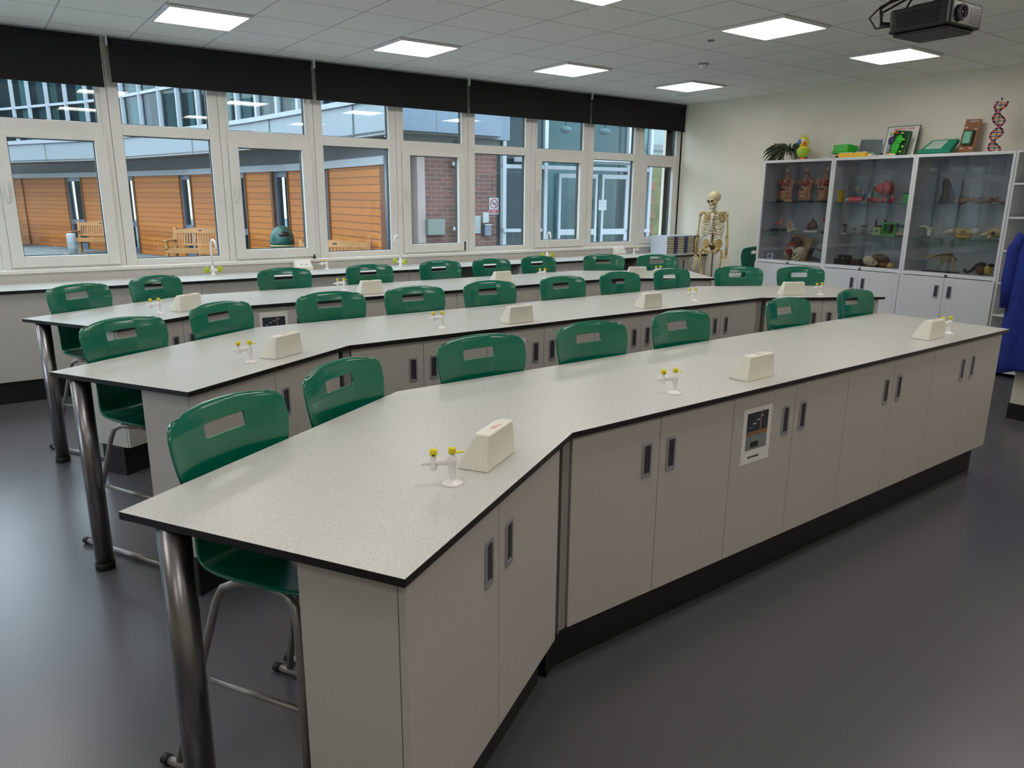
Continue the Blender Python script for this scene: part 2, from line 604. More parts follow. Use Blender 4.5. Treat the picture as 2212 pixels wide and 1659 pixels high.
J = [-4.39, -3.47, -2.56, -1.65, -0.73, 0.187, 1.11, 2.02, 2.938, 3.853, 4.773, 5.685, 6.61, 7.525, 8.34]
for i in range(len(J) - 1):
    x0, x1 = J[i] + 0.0015, J[i + 1] - 0.0015
    cas = i % 2 == 1
    bx, by, bz = (x0 + x1) / 2, 7.5, 1.004
    off = (bx, by, bz)
    f = MB()
    ya, yb = 7.476, 7.545
    b = 0.06 if cas else 0.088
    f.box(x0, x0 + b, ya, yb, bz, 2.79, 'frame_white')
    f.box(x1 - b, x1, ya, yb, bz, 2.79, 'frame_white')
    f.box(x0 + b, x1 - b, ya, yb, bz, bz + (0.03 if cas else 0.06), 'frame_white')
    f.box(x0 + b, x1 - b, ya, yb, 2.09 if cas else 2.132, 2.225, 'frame_white')
    f.box(x0 + b, x1 - b, ya, yb, 2.73, 2.79, 'frame_white')
    if cas:
        f.box(x0 + b, x0 + 0.088, ya, yb, 2.225, 2.73, 'frame_white')
        f.box(x1 - 0.088, x1 - b, ya, yb, 2.225, 2.73, 'frame_white')
    win = f.build('window_%d' % (i + 1), off=off, kind='structure', bevel=0.004)
    win.location = off
    def seal(mb_, a0, a1, c0, c1):
        t = 0.006
        for bb in ((a0, a0 + t, c0, c1), (a1 - t, a1, c0, c1), (a0, a1, c0, c0 + t), (a0, a1, c1 - t, c1)):
            mb_.box(bb[0], bb[1], 7.508, 7.542, bb[2], bb[3], 'seal_black')
    if cas:
        s = MB()
        sa, sb, sc, sd = x0 + 0.062, x1 - 0.046, 1.026, 2.094
        bw = 0.092
        s.box(sa, sa + bw, 7.458, 7.53, sc, sd, 'frame_white')
        s.box(sb - bw, sb, 7.458, 7.53, sc, sd, 'frame_white')
        s.box(sa + bw, sb - bw, 7.458, 7.53, sc, sc + 0.09, 'frame_white')
        s.box(sa + bw, sb - bw, 7.458, 7.53, sd - 0.02 - 0.0, sd, 'frame_white')
        so = s.build('sash', win, off=off, bevel=0.004)
        h = MB()
        h.box(sa + 0.03, sa + 0.056, 7.446, 7.458, 1.56, 1.64, 'frame_white')
        h.box(sa + 0.034, sa + 0.052, 7.430, 7.446, 1.60, 1.73, 'frame_white')
        h.build('handle', so, off=off, bevel=0.003)
        p = MB().box(sa + bw, sb - bw, 7.50, 7.506, sc + 0.09, sd - 0.02, 'window_glass')
        seal(p, sa + bw, sb - bw, sc + 0.09, sd - 0.02)
    else:
        p = MB().box(x0 + b, x1 - b, 7.50, 7.506, bz + 0.06, 2.132, 'window_glass')
        seal(p, x0 + b, x1 - b, bz + 0.06, 2.132)
    p.build('pane', win, off=off)
    q = MB().box(x0 + 0.088, x1 - 0.088, 7.50, 7.506, 2.225, 2.73, 'window_glass')
    seal(q, x0 + 0.088, x1 - 0.088, 2.225, 2.73)
    q.build('pane', win, off=off)
    if i == 9:
        MB().box(x1 - 0.072, x1 - 0.058, 7.45, 7.476, 1.03, 1.13, 'black_plastic').build('restrictor', win, off=off)

# roller blinds
BL = [(-0.72, 1.086, 2.504), (1.147, 2.905, 2.55), (2.945, 4.70, 2.55), (4.735, 6.53, 2.55), (6.56, 8.295, 2.55)]
bl_lab = ['black roller blind hanging slightly lower than the others, at the far left', 'black roller blind over the third and fourth visible windows from the lowered one',
          'black roller blind in the middle of the row of five', 'black roller blind next but one to the back wall', 'black roller blind next to the back wall corner']
bl_lab[1] = 'black roller blind directly beside the lower-hanging one, above two window bays'
for k, (a, b, z) in enumerate(BL):
    t = thing('roller_blind', bl_lab[k], 'blind', ((a + b) / 2, 7.38, z), 0, 'roller blinds above the windows')
    o = t.location
    mb = MB()
    nx = 24
    mb.box(a, b, 7.378, 7.381, z + 0.02, 2.862, 'blind_black')
    mb.build('fabric', t, off=o)
    MB().box(a, b, 7.370, 7.389, z, z + 0.022, 'blind_black').build('bottom_bar', t, off=o, bevel=0.003)
    MB().tube([(a - 0.004, 7.395, 2.88), (b + 0.004, 7.395, 2.88)], 0.024, 'blind_black', 12).build('roller', t, off=o)
    MB().box(a - 0.012, a - 0.004, 7.36, 7.45, 2.84, 2.914, 'frame_white').build('bracket', t, off=o)

# ------------------------------------------------------------------ ceiling lights
GX = lambda i: 3.1126 + 0.6 * i
GY = lambda j: 5.9083 - 0.6 * j
lt = thing('ceiling_light', 'x', 'ceiling light', (0, 0, CEIL), 0, 'square ceiling light panels')
mb = MB()
mb.ring([(-.296, -.296), (.296, -.296), (.296, .296), (-.296, .296)], [(-.272, -.272), (.272, -.272), (.272, .272), (-.272, .272)], -0.020, -0.001, 'light_frame')
mb.build('frame', lt, bevel=0.003)
MB().prism(rrect(-.272, .272, -.272, .272, .035), -0.005, -0.002, 'panel_emit').build('diffuser', lt)
remember(lt)
LIT = {(-3, 0): 'bright square ceiling panel cut by the top edge, over the left of the middle bench',
       (0, 0): 'bright square ceiling panel, second from the left along the window row',
       (3, 0): 'bright square ceiling panel, third from the left along the window row',
       (6, 0): 'bright square ceiling panel nearest the smoke detector and window corner',
       (3, 4): 'bright square ceiling panel partly hidden by the projector cables',
       (6, 4): 'bright square ceiling panel just below the projector, towards the cabinets'}
first = True
for j in (0, 4, 8, 12):
    for i in (-9, -6, -3, 0, 3, 6):
        x, y = GX(i) + 0.3, GY(j) - 0.3 + 0.6
        if x < XL + 0.3 or (x > 6.3 and y < 2.2) or y < YF + 0.3:
            continue
        lab = LIT.get((i, j), 'square ceiling light panel out of view overhead')
        if first:
            lt.location = (x, y, CEIL)
            lt['label'] = lab
            first = False
        else:
            dup(lt, (x, y, CEIL), 0, lab)

# ------------------------------------------------------------------ benches
CW = 0.9
class Fr:
    def __init__(s, K, r):
        s.K, s.r = Vector((K[0], K[1])), R(r)
    def __call__(s, x, y):
        c, n = math.cos(s.r), math.sin(s.r)
        return (s.K.x + c * x - n * y, s.K.y + n * x + c * y)
c30, s30 = math.cos(R(30)), 0.5

def make_handle(parent, cx, cz):
    h = MB()
    w_, hh = 0.024, 0.066
    Mv = Matrix.Translation((cx, 0, cz)) @ Matrix.Rotation(R(90), 4, 'X')
    h.ring(rrect(-w_, w_, -hh, hh, 0.009, 3), rrect(-w_ + .008, w_ - .008, -hh + .01, hh - .01, 0.005, 3), 0.0, 0.004, 'handle_steel', Mv)
    h.prism(rrect(-w_ + .008, w_ - .008, -hh + .01, hh - .01, 0.005, 3), 0.0, 0.0008, 'recess_dark', M=Mv)
    h.box(cx - w_ + .01, cx + w_ - .01, -0.0035, -0.0008, cz - hh + .011, cz - hh + .017, 'handle_steel')
    return h.build('handle', parent)

CAB = {}
def make_cabinet(wd, dp, hz=0.72):
    key = (round(wd, 4), dp)
    if key in CAB:
        return CAB[key]
    t = thing('base_cabinet', 'x', 'cabinet')
    MB().box(0, wd, 0.02, dp, 0.18, 0.879, 'cabinet_grey').build('carcass', t)
    MB().box(0.0, wd, 0.06, dp - 0.03, 0.0, 0.18, 'plinth_black').build('plinth', t)
    h2 = wd / 2
    for a, b, hx in ((0.0015, h2 - 0.0015, h2 - 0.065), (h2 + 0.0015, wd - 0.0015, h2 + 0.062)):
        d = MB().box(a, b, 0.0, 0.0185, 0.183, 0.874, 'cabinet_grey').build('door', t, bevel=0.0012)
        make_handle(d, hx, hz)
    remember(t)
    CAB[key] = [t, True]
    return CAB[key]

def place_cabinet(wd, dp, loc, rz, label, group):
    c = make_cabinet(wd, dp)
    if c[1]:
        c[1] = False
        t = c[0]
        t.location = loc
        t.rotation_euler = (0, 0, rz)
        t['label'] = label
        t['group'] = group
    else:
        t = dup(c[0], loc, rz, label, group)
    return t

BEN = [('front', (1.469, 1.695), 1.0, 3.43, False), ('middle', (1.465, 3.42), 0.6, 3.40, True), ('back', (1.455, 5.10), 0.2, 3.40, True)]
BD = 0.27
for nm, K, rr, run, rw in BEN:
    f = Fr(K, rr)
    c_, s_ = c30, s30
    pts = [(-1.02 * c_, -1.02 * s_), (0, 0), (run, 0)]
    if rw:
        pts += [(run + 1.02 * c_, -1.02 * s_), (run + 1.02 * c_ + .78 * s_, -1.02 * s_ + .78 * c_), (run + .209, .78)]
    else:
        pts += [(run, .78)]
    pts += [(-.209, .78), (-1.02 * c_ - .78 * s_, -1.02 * s_ + .78 * c_)]
    wp = [f(*p) for p in pts]
    top = MB().prism(wp, 0.88, 0.9, 'worktop_black', mt='worktop_grey', mb='worktop_black')
    org = (K[0], K[1], 0.88)
    to = top.build('bench_worktop', off=org, bevel=0.0015)
    to.location = org
    tag(to, {'front': 'long angled grey speckled worktop with black edge, the nearest of three benches',
             'middle': 'long angled grey speckled worktop with black edge, middle of three benches',
             'back': 'long angled grey speckled worktop with black edge, bench nearest the windows'}[nm], 'worktop', 'angled laboratory bench worktops')
    legs = [(-1.02 * c_ - .78 * s_ + .045 * c_ + .12 * s_, -1.02 * s_ + .78 * c_ + .045 * s_ - .12 * c_)]
    if rw:
        legs.append((run + 1.02 * c_ + .78 * s_ - .045 * c_ - .12 * s_, -1.02 * s_ + .78 * c_ + .045 * s_ - .12 * c_))
    for L in legs:
        x, y = f(*L)
        lg = MB().lathe([(.038, .03), (.038, .88)], 'chrome', (x, y, 0), 28).build('leg', to, off=org)
        MB().lathe([(.037, 0), (.041, .004), (.041, .032), (.0385, .034)], 'black_rubber', (x, y, 0), 24).build('foot', lg, off=org)
    grp = 'two-door cabinets under the %s bench' % nm
    bn = nm + ' bench'
    # left wing
    x, y = f(-1.02 * c_ + .035 * c_ - .022 * s_, -1.02 * s_ + .035 * s_ + .022 * c_)
    place_cabinet(0.93, BD, (x, y, 0), R(rr + 30), 'pale grey two-door cabinet under the angled wing by the tubular leg of the ' + bn, grp)
    # end filler strip on the cabinet and corner post
    wd = (run - .05) / 4 if not rw else (run - .04) / 4
    nth = ['first after the tubular-leg wing', 'second after the tubular-leg wing', 'third after the tubular-leg wing', 'fourth after the tubular-leg wing']
    for k in range(4):
        x, y = f(.02 + wd * k, .022)
        place_cabinet(wd, BD, (x, y, 0), R(rr), 'pale grey two-door cabinet under the %s, %s' % (bn, nth[k]), grp)
    if rw:
        x, y = f(run + .055 * c_ + .022 * s_, -.055 * s_ + .022 * c_)
        place_cabinet(0.93, BD, (x, y, 0), R(rr - 30), 'pale grey two-door cabinet under the angled wing of the %s towards the glass cabinets' % bn, grp)
    # corner posts
    for sgn, px in ((-1, 0), (1, run)):
        if sgn == 1 and not rw:
            continue
        a = f(px + sgn * .03, .022)
        mb = MB()
        P = [(px - sgn * .015, .028), (px + sgn * .012, .026), (px + sgn * .034 * c_, .026 - .03 * s_), (px + sgn * .032, .06), (px - sgn * .01, .07)]
        if sgn == 1:
            P = P[::-1]
        P = P[::-1]
        mb.prism([f(*p) for p in P], 0.18, 0.878, 'cabinet_filler')
        Q = [(px - sgn * .06, .03), (px + sgn * .055, .075), (px + sgn * .02, .13), (px - sgn * .05, .14)]
        Q = [(px - sgn * .06 * c_, .09 - .045), (px + sgn * .0, .075), (px + sgn * .06, .085), (px + sgn * .04, .16), (px - sgn * .09, .14)]
        if sgn == -1:
            Q = [(-x_ , y_) for x_, y_ in Q]
        Q = Q if sgn == 1 else Q[::-1]
        mb.prism([f(*p) for p in Q], 0.0, 0.18, 'plinth_black')
        p = mb.build('corner_post', off=(a[0], a[1], 0))
        p.location = (a[0], a[1], 0)
        tag(p, 'narrow grey corner post where the %s %s' % (bn, 'bends next to the tubular-leg wing' if sgn == -1 else 'bends towards the glass cabinets'), 'post', 'bench corner posts')

# ------------------------------------------------------------------ chairs
def make_chair():
    t = thing('high_chair', 'x', 'chair')
    # shell: rows (y, z, half width, edge forward, arch)
    rows = [(-.402, .598, .165, 0, 0, -.004), (-.398, .622, .18, 0, 0, 0), (-.375, .636, .192, 0, 0, .006), (-.24, .630, .203, 0, 0, .012), (-.09, .626, .203, 0, 0, .014),
            (-.015, .638, .196, .0, 0, .012), (.022, .672, .188, .014, 0, .004), (.038, .735, .180, .024, 0, 0), (.042, .80, .182, .030, 0, 0), (.044, .85, .196, .034, 0, 0),
            (.047, .90, .214, .037, 0, 0), (.052, .945, .222, .039, 0, 0), (.055, .964, .224, .039, .001, 0), (.056, .968, .224, .039, .001, 0), (.061, 1.004, .2235, .038, .004, 0), (.062, 1.008, .223, .038, .005, 0), (.067, 1.024, .219, .037, .008, 0), (.071, 1.036, .211, .035, .010, 0), (.075, 1.045, .196, .031, .011, 0),
            (.080, 1.049, .170, .032, .011, 0), (.087, 1.046, .160, .034, .010, 0), (.092, 1.036, .158, .034, .008, 0)]
    us = [-1, -.96, -.85, -.60, -.37, -.345, -.325, 0, .325, .345, .37, .60, .85, .96, 1]
    mb = MB()
    grid = []
    for (y, z, hw, fw, arch, lift) in rows:
        row = []
        for u in us:
            e = abs(u) ** 2.2
            row.append(mb.bm.verts.new((u * hw, y - fw * e, z + arch * (1 - u * u) * 1.2 + lift * e)))
        grid.append(row)
    k = mb.mi('chair_green')
    for i in range(len(rows) - 1):
        for q in range(len(us) - 1):
            if 13 <= i <= 13 and 5 <= q <= 8:
                continue
            f = mb.bm.faces.new([grid[i][q], grid[i][q + 1], grid[i + 1][q + 1], grid[i + 1][q]])
            f.smooth = True
            f.material_index = k
    # cut-out: remove the column pair 3..7 rows 12-13 (rounded by subdivision)
    o = mb.build('shell', t, solid=0.011, subsurf=2)
    for s in (-1, 1):
        x0, x1 = s * .165, s * .24
        fl = MB().tube([(s * .15, -.20, .612), (s * .162, -.27, .608), (s * .172, -.305, .585), (s * .18, -.315, .54), (x1, -.365, .03)], .0115, 'tube_grey', 10)
        fl.build('leg', t)
        MB().tube([(s * .15, -.20, .612), (s * .160, -.10, .606), (s * .170, -.055, .585), (s * .178, -.035, .54), (x1, .10, .03)], .0115, 'tube_grey', 10).build('leg', t)
        fb = MB().tube([(x1, -.395, .017), (x1, .15, .017)], .0125, 'tube_grey', 10).build('foot_bar', t)
        e = MB()
        e.tube([(x1, -.41, .0165), (x1, -.383, .0165)], .0155, 'black_rubber', 10)
        e.build('end_cap', fb)
        e2 = MB()
        e2.tube([(x1, .14, .0165), (x1, .165, .0165)], .0155, 'black_rubber', 10)
        e2.build('end_cap', fb)
        zc = .31
        u = (.54 - zc) / .51
        xs = s * (.179 + .061 * u)
        MB().tube([(xs, -.315 - .05 * u, zc), (xs, -.035 + .135 * u, zc)], .0085, 'tube_grey', 8).build('stretcher', t)
    MB().tube([(-.155, -.15, .609), (.155, -.15, .609)], .010, 'tube_grey', 8).build('cross_bar', t)
    u = (.54 - .15) / .51
    MB().tube([(-.179 - .061 * u, -.315 - .05 * u, .15), (.179 + .061 * u, -.315 - .05 * u, .15)], .0085, 'tube_grey', 8).build('footrest', t)
    return remember(t)
chair0 = make_chair()
CH = {'front': [(30, .543, 2.06), (30, 1.006, 2.338), (0, 1.67, 2.489), (0, 2.295, 2.5), (0, 2.919, 2.51), (0, 3.873, 2.527), (0, 4.626, 2.54)],
      'middle': [(27, .537, 3.789), (30, 1.059, 4.097), (0, 1.718, 4.213), (0, 2.293, 4.219), (0, 2.888, 4.225), (0, 3.554, 4.232), (0, 4.148, 4.238), (0, 4.755, 4.244), (-30, 5.392, 4.065), (-30, 5.889, 3.785)],
      'back': [(30, .534, 5.478), (30, 1.046, 5.776), (0, 2.014, 5.892), (0, 2.761, 5.895), (0, 3.47, 5.897), (0, 4.041, 5.899), (0, 4.617, 5.901), (-30, 5.346, 5.741), (-30, 5.846, 5.455)]}
first = True
for nm, K, rr, run, rw in BEN:
    L = CH[nm]
    for k, (a, x, y) in enumerate(L):
        if k == 0:
            lab = 'green plastic high chair under the %s bench, beside its tubular leg' % nm
        elif k == len(L) - 1:
            lab = 'green plastic high chair at the %s bench, last one towards the glass cabinets' % nm
        else:
            lab = 'green plastic high chair at the %s bench, %s along from its tubular leg' % (nm, ORD[k])
        if first:
            chair0.location = (x, y, 0)
            chair0.rotation_euler = (0, 0, R(a + rr))
            chair0['label'] = lab
            chair0['group'] = 'green high chairs at the front bench'
            first = False
        else:
            dup(chair0, (x, y, 0), R(a + rr), lab, 'green high chairs at the %s bench' % nm)
dup(chair0, (8.085, 5.95, 0), R(180), 'green plastic high chair standing against the back wall beside the glass cabinets', 'green high chairs')

# ------------------------------------------------------------------ gas taps and socket boxes
def make_tap():
    t = thing('gas_tap', 'x', 'gas tap')
    MB().lathe([(.0, 0), (.029, 0), (.029, .003), (.024, .006), (.014, .010), (.0105, .016), (.0105, .052), (.0125, .055), (.0125, .070), (.009, .075), (.006, .080), (.006, .086)], 'tap_white', seg=24).build('column', t)
    MB().tube([(0, 0, .062), (-.020, 0, .0615), (-.040, 0, .0605), (-.041, 0, .060)], [.0115, .0105, .010, .010], 'tap_white', 16).build('arm', t)
    v = MB()
    v.lathe([(.0085, .040), (.0095, .042), (.0095, .070), (.006, .074), (.006, .080)], 'tap_white', (-.048, 0, 0), 16)
    v.tube([(-.052, 0, .059), (-.062, 0, .0575), (-.078, 0, .056), (-.080, 0, .0557)], [.0075, .0065, .0045, .0035], 'tap_white', 12)
    v.build('nozzle', t)
    k = MB()
    k.lathe([(.0, .083), (.0095, .083), (.0098, .097), (.008, .099), (0, .0995)], 'lever_yellow', seg=16)
    k.box(.008, .030, -.0055, .0055, .083, .086, 'lever_yellow', Matrix.Rotation(R(18), 4, 'Z') @ Matrix.Translation((0, 0, 0)))
    k.build('lever', t)
    k = MB()
    k.lathe([(.0, .079), (.0098, .079), (.0102, .094), (.008, .096), (0, .0965)], 'lever_yellow', (-.048, 0, 0), 16)
    k.box(-.0505, -.0455, -.0106, -.0098, .080, .084, 'ink')
    k.build('lever', t)
    return remember(t)
tap0 = make_tap()
tap0['group'] = 'white gas taps with yellow levers'
TAPS = [(.93, 1.543, 150, 'front', 0), (2.115, 1.853, 155, 'front', 1), (4.42, 1.885, 155, 'front', 2),
        (.942, 3.296, 155, 'middle', 0), (2.112, 3.60, 155, 'middle', 1), (4.27, 3.60, 160, 'middle', 2), (5.42, 3.30, 165, 'middle', 3),
        (.90, 5.03, 155, 'back', 0), (2.36, 5.55, 160, 'back', 1), (4.29, 5.41, 160, 'back', 2), (5.45, 5.05, 165, 'back', 3)]
first = True
for x, y, a, nm, k in TAPS:
    lab = 'white gas tap with yellow levers on the %s bench, %s from its tubular leg' % (nm, ORD[k])
    if first:
        tap0.location = (x, y, .9)
        tap0.rotation_euler = (0, 0, R(a - 180))
        tap0['label'] = lab
        first = False
    else:
        dup(tap0, (x, y, .9), R(a - 180), lab, 'white gas taps with yellow levers')

def make_socket(L=.195):
    t = thing('socket_box', 'x', 'socket box')
    prof = [(0, 0), (.092, 0), (.092, .020), (.040, .103), (.006, .103), (.003, .098)]
    mb = MB()
    n = len(prof)
    # profile in y-z, extruded along x with slightly tapering ends
    v = []
    for x, ins in ((0, 0), (L, 0)):
        for (y, z) in prof:
            tp = .016 * z / .103
            v.append((x + (tp if x == 0 else -tp), y, z))
    fs = [tuple(range(n))[::-1], tuple(range(n, 2 * n))] + [(i, (i + 1) % n, n + (i + 1) % n, n + i) for i in range(n)]
    mb.faces(v, fs, 'socket_cream')
    bo = mb.build('housing', t, bevel=.004)
    # white faceplate on the sloping far side
    d = Vector((0, -.052, .083)).normalized()
    nrm = Vector((0, .083, .052)).normalized()
    Mx = Matrix(((1, 0, 0), (0, d.y, nrm.y), (0, d.z, nrm.z))).to_4x4()
    Mx.translation = Vector((0, .092, .020))
    p = MB()
    p.box(.026, L - .026, .008, .092, -.001, .006, 'socket_white', Mx)
    fp = p.build('face_plate', t, bevel=.002)
    q = MB()
    for xx in (.055, L - .085):
        for (a, b) in ((.010, .020), (.0, .012), (.02, .012)):
            q.box(xx + a, xx + a + .005, .02 + b, .03 + b, .006, .0066, 'ink', Mx)
        q.box(xx + .008, xx + .018, .058, .074, .006, .010, 'socket_white', Mx)
    q.build('sockets', fp)
    l = MB()
    for k in range(3):
        l.box(.075, .125 - .012 * k, .014 + .006 * k, .016 + .006 * k, .1031, .1036, 'print_red')
    l.build('red_lettering', t)
    return remember(t)
so0 = make_socket()
SOCK = [(1.045, 1.550, 31, 'front', 0), (2.498, 1.803, 2, 'front', 1), (4.09, 1.835, 2, 'front', 2),
        (1.05, 3.285, 30, 'middle', 0), (2.51, 3.50, 1, 'middle', 1), (3.645, 3.51, 1, 'middle', 2), (5.135, 3.455, -30, 'middle', 3),
        (1.02, 5.03, 30, 'back', 0), (2.36, 5.235, 0, 'back', 1), (3.655, 5.31, 0, 'back', 2), (5.03, 5.07, -30, 'back', 3)]
first = True
for x, y, a, nm, k in SOCK:
    lab = 'cream wedge-shaped socket box on the %s bench, %s from its tubular leg' % (nm, ORD[k])
    if first:
        so0.location = (x, y, .9)
        so0.rotation_euler = (0, 0, R(a))
        so0['label'] = lab
        so0['group'] = 'cream socket boxes on the benches'
        first = False
    else:
        dup(so0, (x, y, .9), R(a), lab, 'cream socket boxes on the benches')

# ------------------------------------------------------------------ bench under the windows
x0w, x1w = XL, XB - .002
def wbox(name, label, cat, b, m, bevel=.001, group=None):
    o = MB().box(*b, m)
    c = ((b[0] + b[1]) / 2, (b[2] + b[3]) / 2, b[4])
    ob = o.build(name, off=c, bevel=bevel)
    ob.location = c
    tag(ob, label, cat, group)
    return ob
wt = MB().prism([(x0w + .002, 6.86), (x1w, 6.86), (x1w, 7.459), (x0w + .002, 7.459)], .88, .9, 'worktop_black', mt='worktop_grey').build('window_worktop', off=(3, 7.1, .88), bevel=.0015)
wt.location = (3, 7.1, .88)
tag(wt, 'long straight grey worktop with black edge running beneath the windows', 'worktop')
us = MB().box(x0w + .002, 8.3, 7.437, 7.459, .90, .974, 'cabinet_grey').build('upstand', wt, off=(3, 7.1, .88))
WU = [(-4.44, -3.0), (-3.0, -1.48), (-1.48, -.455), (-.455, .57), (.57, 1.594), (1.594, 2.63), (2.63, 3.653), (3.653, 4.255), (5.08, 5.521), (5.521, 6.13), (6.13, 6.735)]
wl = ['at the far left wall, out of view', 'out of view towards the left wall', 'at the left, partly out of view', 'at the left picture edge', 'behind the first chair of the back bench', 'behind the second chair of the back bench',
      'behind the third chair of the back bench', 'just left of the wide open knee space', 'just right of the wide open knee space', 'second right of the wide open knee space', 'left of the narrow open bay']
for k, (a, b) in enumerate(WU):
    t = thing('under_bench_cabinet', 'plain grey panelled cabinet beneath the window worktop, ' + wl[k], 'cabinet', (a, 6.885, 0), 0, 'cabinets beneath the window worktop')
    wd = b - a
    MB().box(0.001, wd - .001, .02, .55, .18, .879, 'cabinet_grey').build('carcass', t)
    MB().box(0.0, wd, .045, .53, 0, .18, 'plinth_black').build('plinth', t)
    MB().box(.0015, wd - .0015, 0, .0185, .183, .874, 'cabinet_grey').build('door', t, bevel=.0012)
ca = thing('base_cabinet', 'grey two-door cabinet at the right end of the window worktop, under the tray unit', 'cabinet', (7.03, 6.885, 0), 0)
wd = 1.30
MB().box(0, wd, .02, .55, .18, .879, 'cabinet_grey').build('carcass', ca)
MB().box(0, wd, .045, .53, 0, .18, 'plinth_black').build('plinth', ca)
for a, b, hx in ((.0015, wd / 2 + .14, wd / 2 + .08), (wd / 2 + .143, wd - .0015, wd / 2 + .2)):
    d = MB().box(a, b, 0, .0185, .183, .874, 'cabinet_grey').build('door', ca, bevel=.0012)
    make_handle(d, hx, .77)
# stored things in the open knee spaces
for nm_, lab, x, y, wdt, h, m in (('storage_box', 'dark storage box in the wide knee space beneath the window worktop', 4.45, 7.15, .34, .30, 'dark_box'),
                                  ('storage_tray', 'dull red tray in the wide knee space beneath the window worktop', 4.86, 7.18, .28, .14, 'organ_dark'),
                                  ('storage_crate', 'dark green crate in the narrow open bay beneath the window worktop', 6.86, 7.12, .22, .38, 'green_dark')):
    t = thing(nm_, lab, 'box', (x, y, 0))
    mb = MB()
    q = wdt / 2
    mb.ring([(-q, -.16), (q, -.16), (q, .16), (-q, .16)], [(-q + .012, -.148), (q - .012, -.148), (q - .012, .148), (-q + .012, .148)], 0.012, h, m)
    mb.box(-q, q, -.16, .16, 0, .012, m)
    mb.build('body', t)
    MB().ring([(-q - .008, -.168), (q + .008, -.168), (q + .008, .168), (-q - .008, .168)], [(-q + .01, -.15), (q - .01, -.15), (q - .01, .15), (-q + .01, .15)], h, h + .012, m).build('rim', t)

# swan neck taps over the sinks
def make_faucet():
    t = thing('swan_neck_tap', 'x', 'tap')
    MB().lathe([(0, 0), (.028, 0), (.028, .006), (.02, .012), (.016, .03), (.016, .075), (.012, .085)], 'tap_white', seg=20).build('base', t)
    p = [(0, 0, .08), (0, 0, .27)]
    for a in range(0, 181, 15):
        p.append((0, -.055 + .055 * math.cos(R(a)), .275 + .055 * math.sin(R(a))))
    p.append((0, -.11, .235))
    MB().tube(p, [.0095] * (len(p) - 1) + [.007], 'tap_white', 12).build('spout', t)
    for s in (-1, 1):
        h = MB()
        h.tube([(s * .01, -.005, .045), (s * .045, -.012, .052)], [.011, .009], 'tap_white', 10)
        h.build('valve', t)
        l = MB()
        l.ell((s * .062, -.015, .056), (.030, .012, .030), 'tap_lime', seg=12, rings=8)
        l.build('lever', t)
    return remember(t)
f0 = make_faucet()
for k, (x, y, a, lab) in enumerate([(1.80, 7.28, 10, 'white swan-neck water tap on the window worktop, beneath the blind beside the lowered one'),
                             (3.75, 7.25, -60, 'white swan-neck water tap on the window worktop, in front of the brick wall view'),
                             (5.76, 7.22, -20, 'white swan-neck water tap on the window worktop, in front of the glazed entrance view')]):
    if k == 0:
        f0.location = (x, y, .9)
        f0.rotation_euler = (0, 0, R(a))
        f0['label'] = lab
        f0['group'] = 'swan-neck taps on the window worktop'
    else:
        dup(f0, (x, y, .9), R(a), lab, 'swan-neck taps on the window worktop')
dup(so0, (2.80, 7.425, .9), R(180), 'pale wedge-shaped socket box against the upstand under the windows, behind the third back chair', 'socket boxes on the window worktop')
dup(so0, (7.24, 7.43, .9), R(180), 'pale wedge-shaped socket box against the upstand under the windows, beside the tray unit', 'socket boxes on the window worktop')
dup(tap0, (2.94, 7.33, .9), R(180 + 150), 'white gas tap with yellow levers on the window worktop, behind the third back chair', 'white gas taps with yellow levers')
dup(tap0, (7.40, 7.36, .9), R(150), 'white gas tap with yellow levers on the window worktop, beside the tray unit', 'white gas taps with yellow levers')
o = MB().lathe([(0, 0), (.012, 0), (.013, .01), (.009, .03), (.006, .045), (0, .047)], 'black_plastic', seg=12).build('pen_lid')
o.location = (2.86, 7.45, 1.003)
tag(o, 'tiny black cap standing on the white window sill', 'cap')

# tray unit with small drawers
t = thing('drawer_unit', 'pale grey desktop unit of three columns of shallow drawers with blue pulls', 'drawer unit', (7.70, 7.04, .9))
W_, D_, H_ = .63, .30, .245
mb = MB()
mb.box(0, .008, 0, D_, 0, H_, 'tray_shell')
mb.box(W_ - .008, W_, 0, D_, 0, H_, 'tray_shell')
mb.box(0.008, W_ - .008, 0, D_, H_ - .008, H_, 'tray_shell')
mb.box(0.008, W_ - .008, 0, D_, 0, .008, 'tray_shell')
mb.box(0.008, W_ - .008, D_ - .008, D_, .008, H_ - .008, 'tray_shell')
cw = (W_ - .016) / 3
for k in (1, 2):
    mb.box(.008 + cw * k - .003, .008 + cw * k + .003, 0.002, D_ - .008, .008, H_ - .008, 'tray_shell')
mb.build('cabinet_shell', t)
rh = (H_ - .016) / 7
for c_i in range(3):
    for r_i in range(7):
        a = .008 + cw * c_i + .004
        z = .008 + rh * r_i
        d = MB()
        d.box(a, a + cw - .008, -.004, .22, z + .002, z + rh - .005, 'tray_front')
        dd = d.build('drawer', t)
        q = MB()
        q.box(a + cw * .66, a + cw - .008, -.010, -.004, z + .001, z + rh - .003, 'tray_blue')
        q.box(a + cw * .62, a + cw * .70, -.0115, -.004, z + .008, z + rh - .008, 'black_plastic')
        q.build('pull', dd)

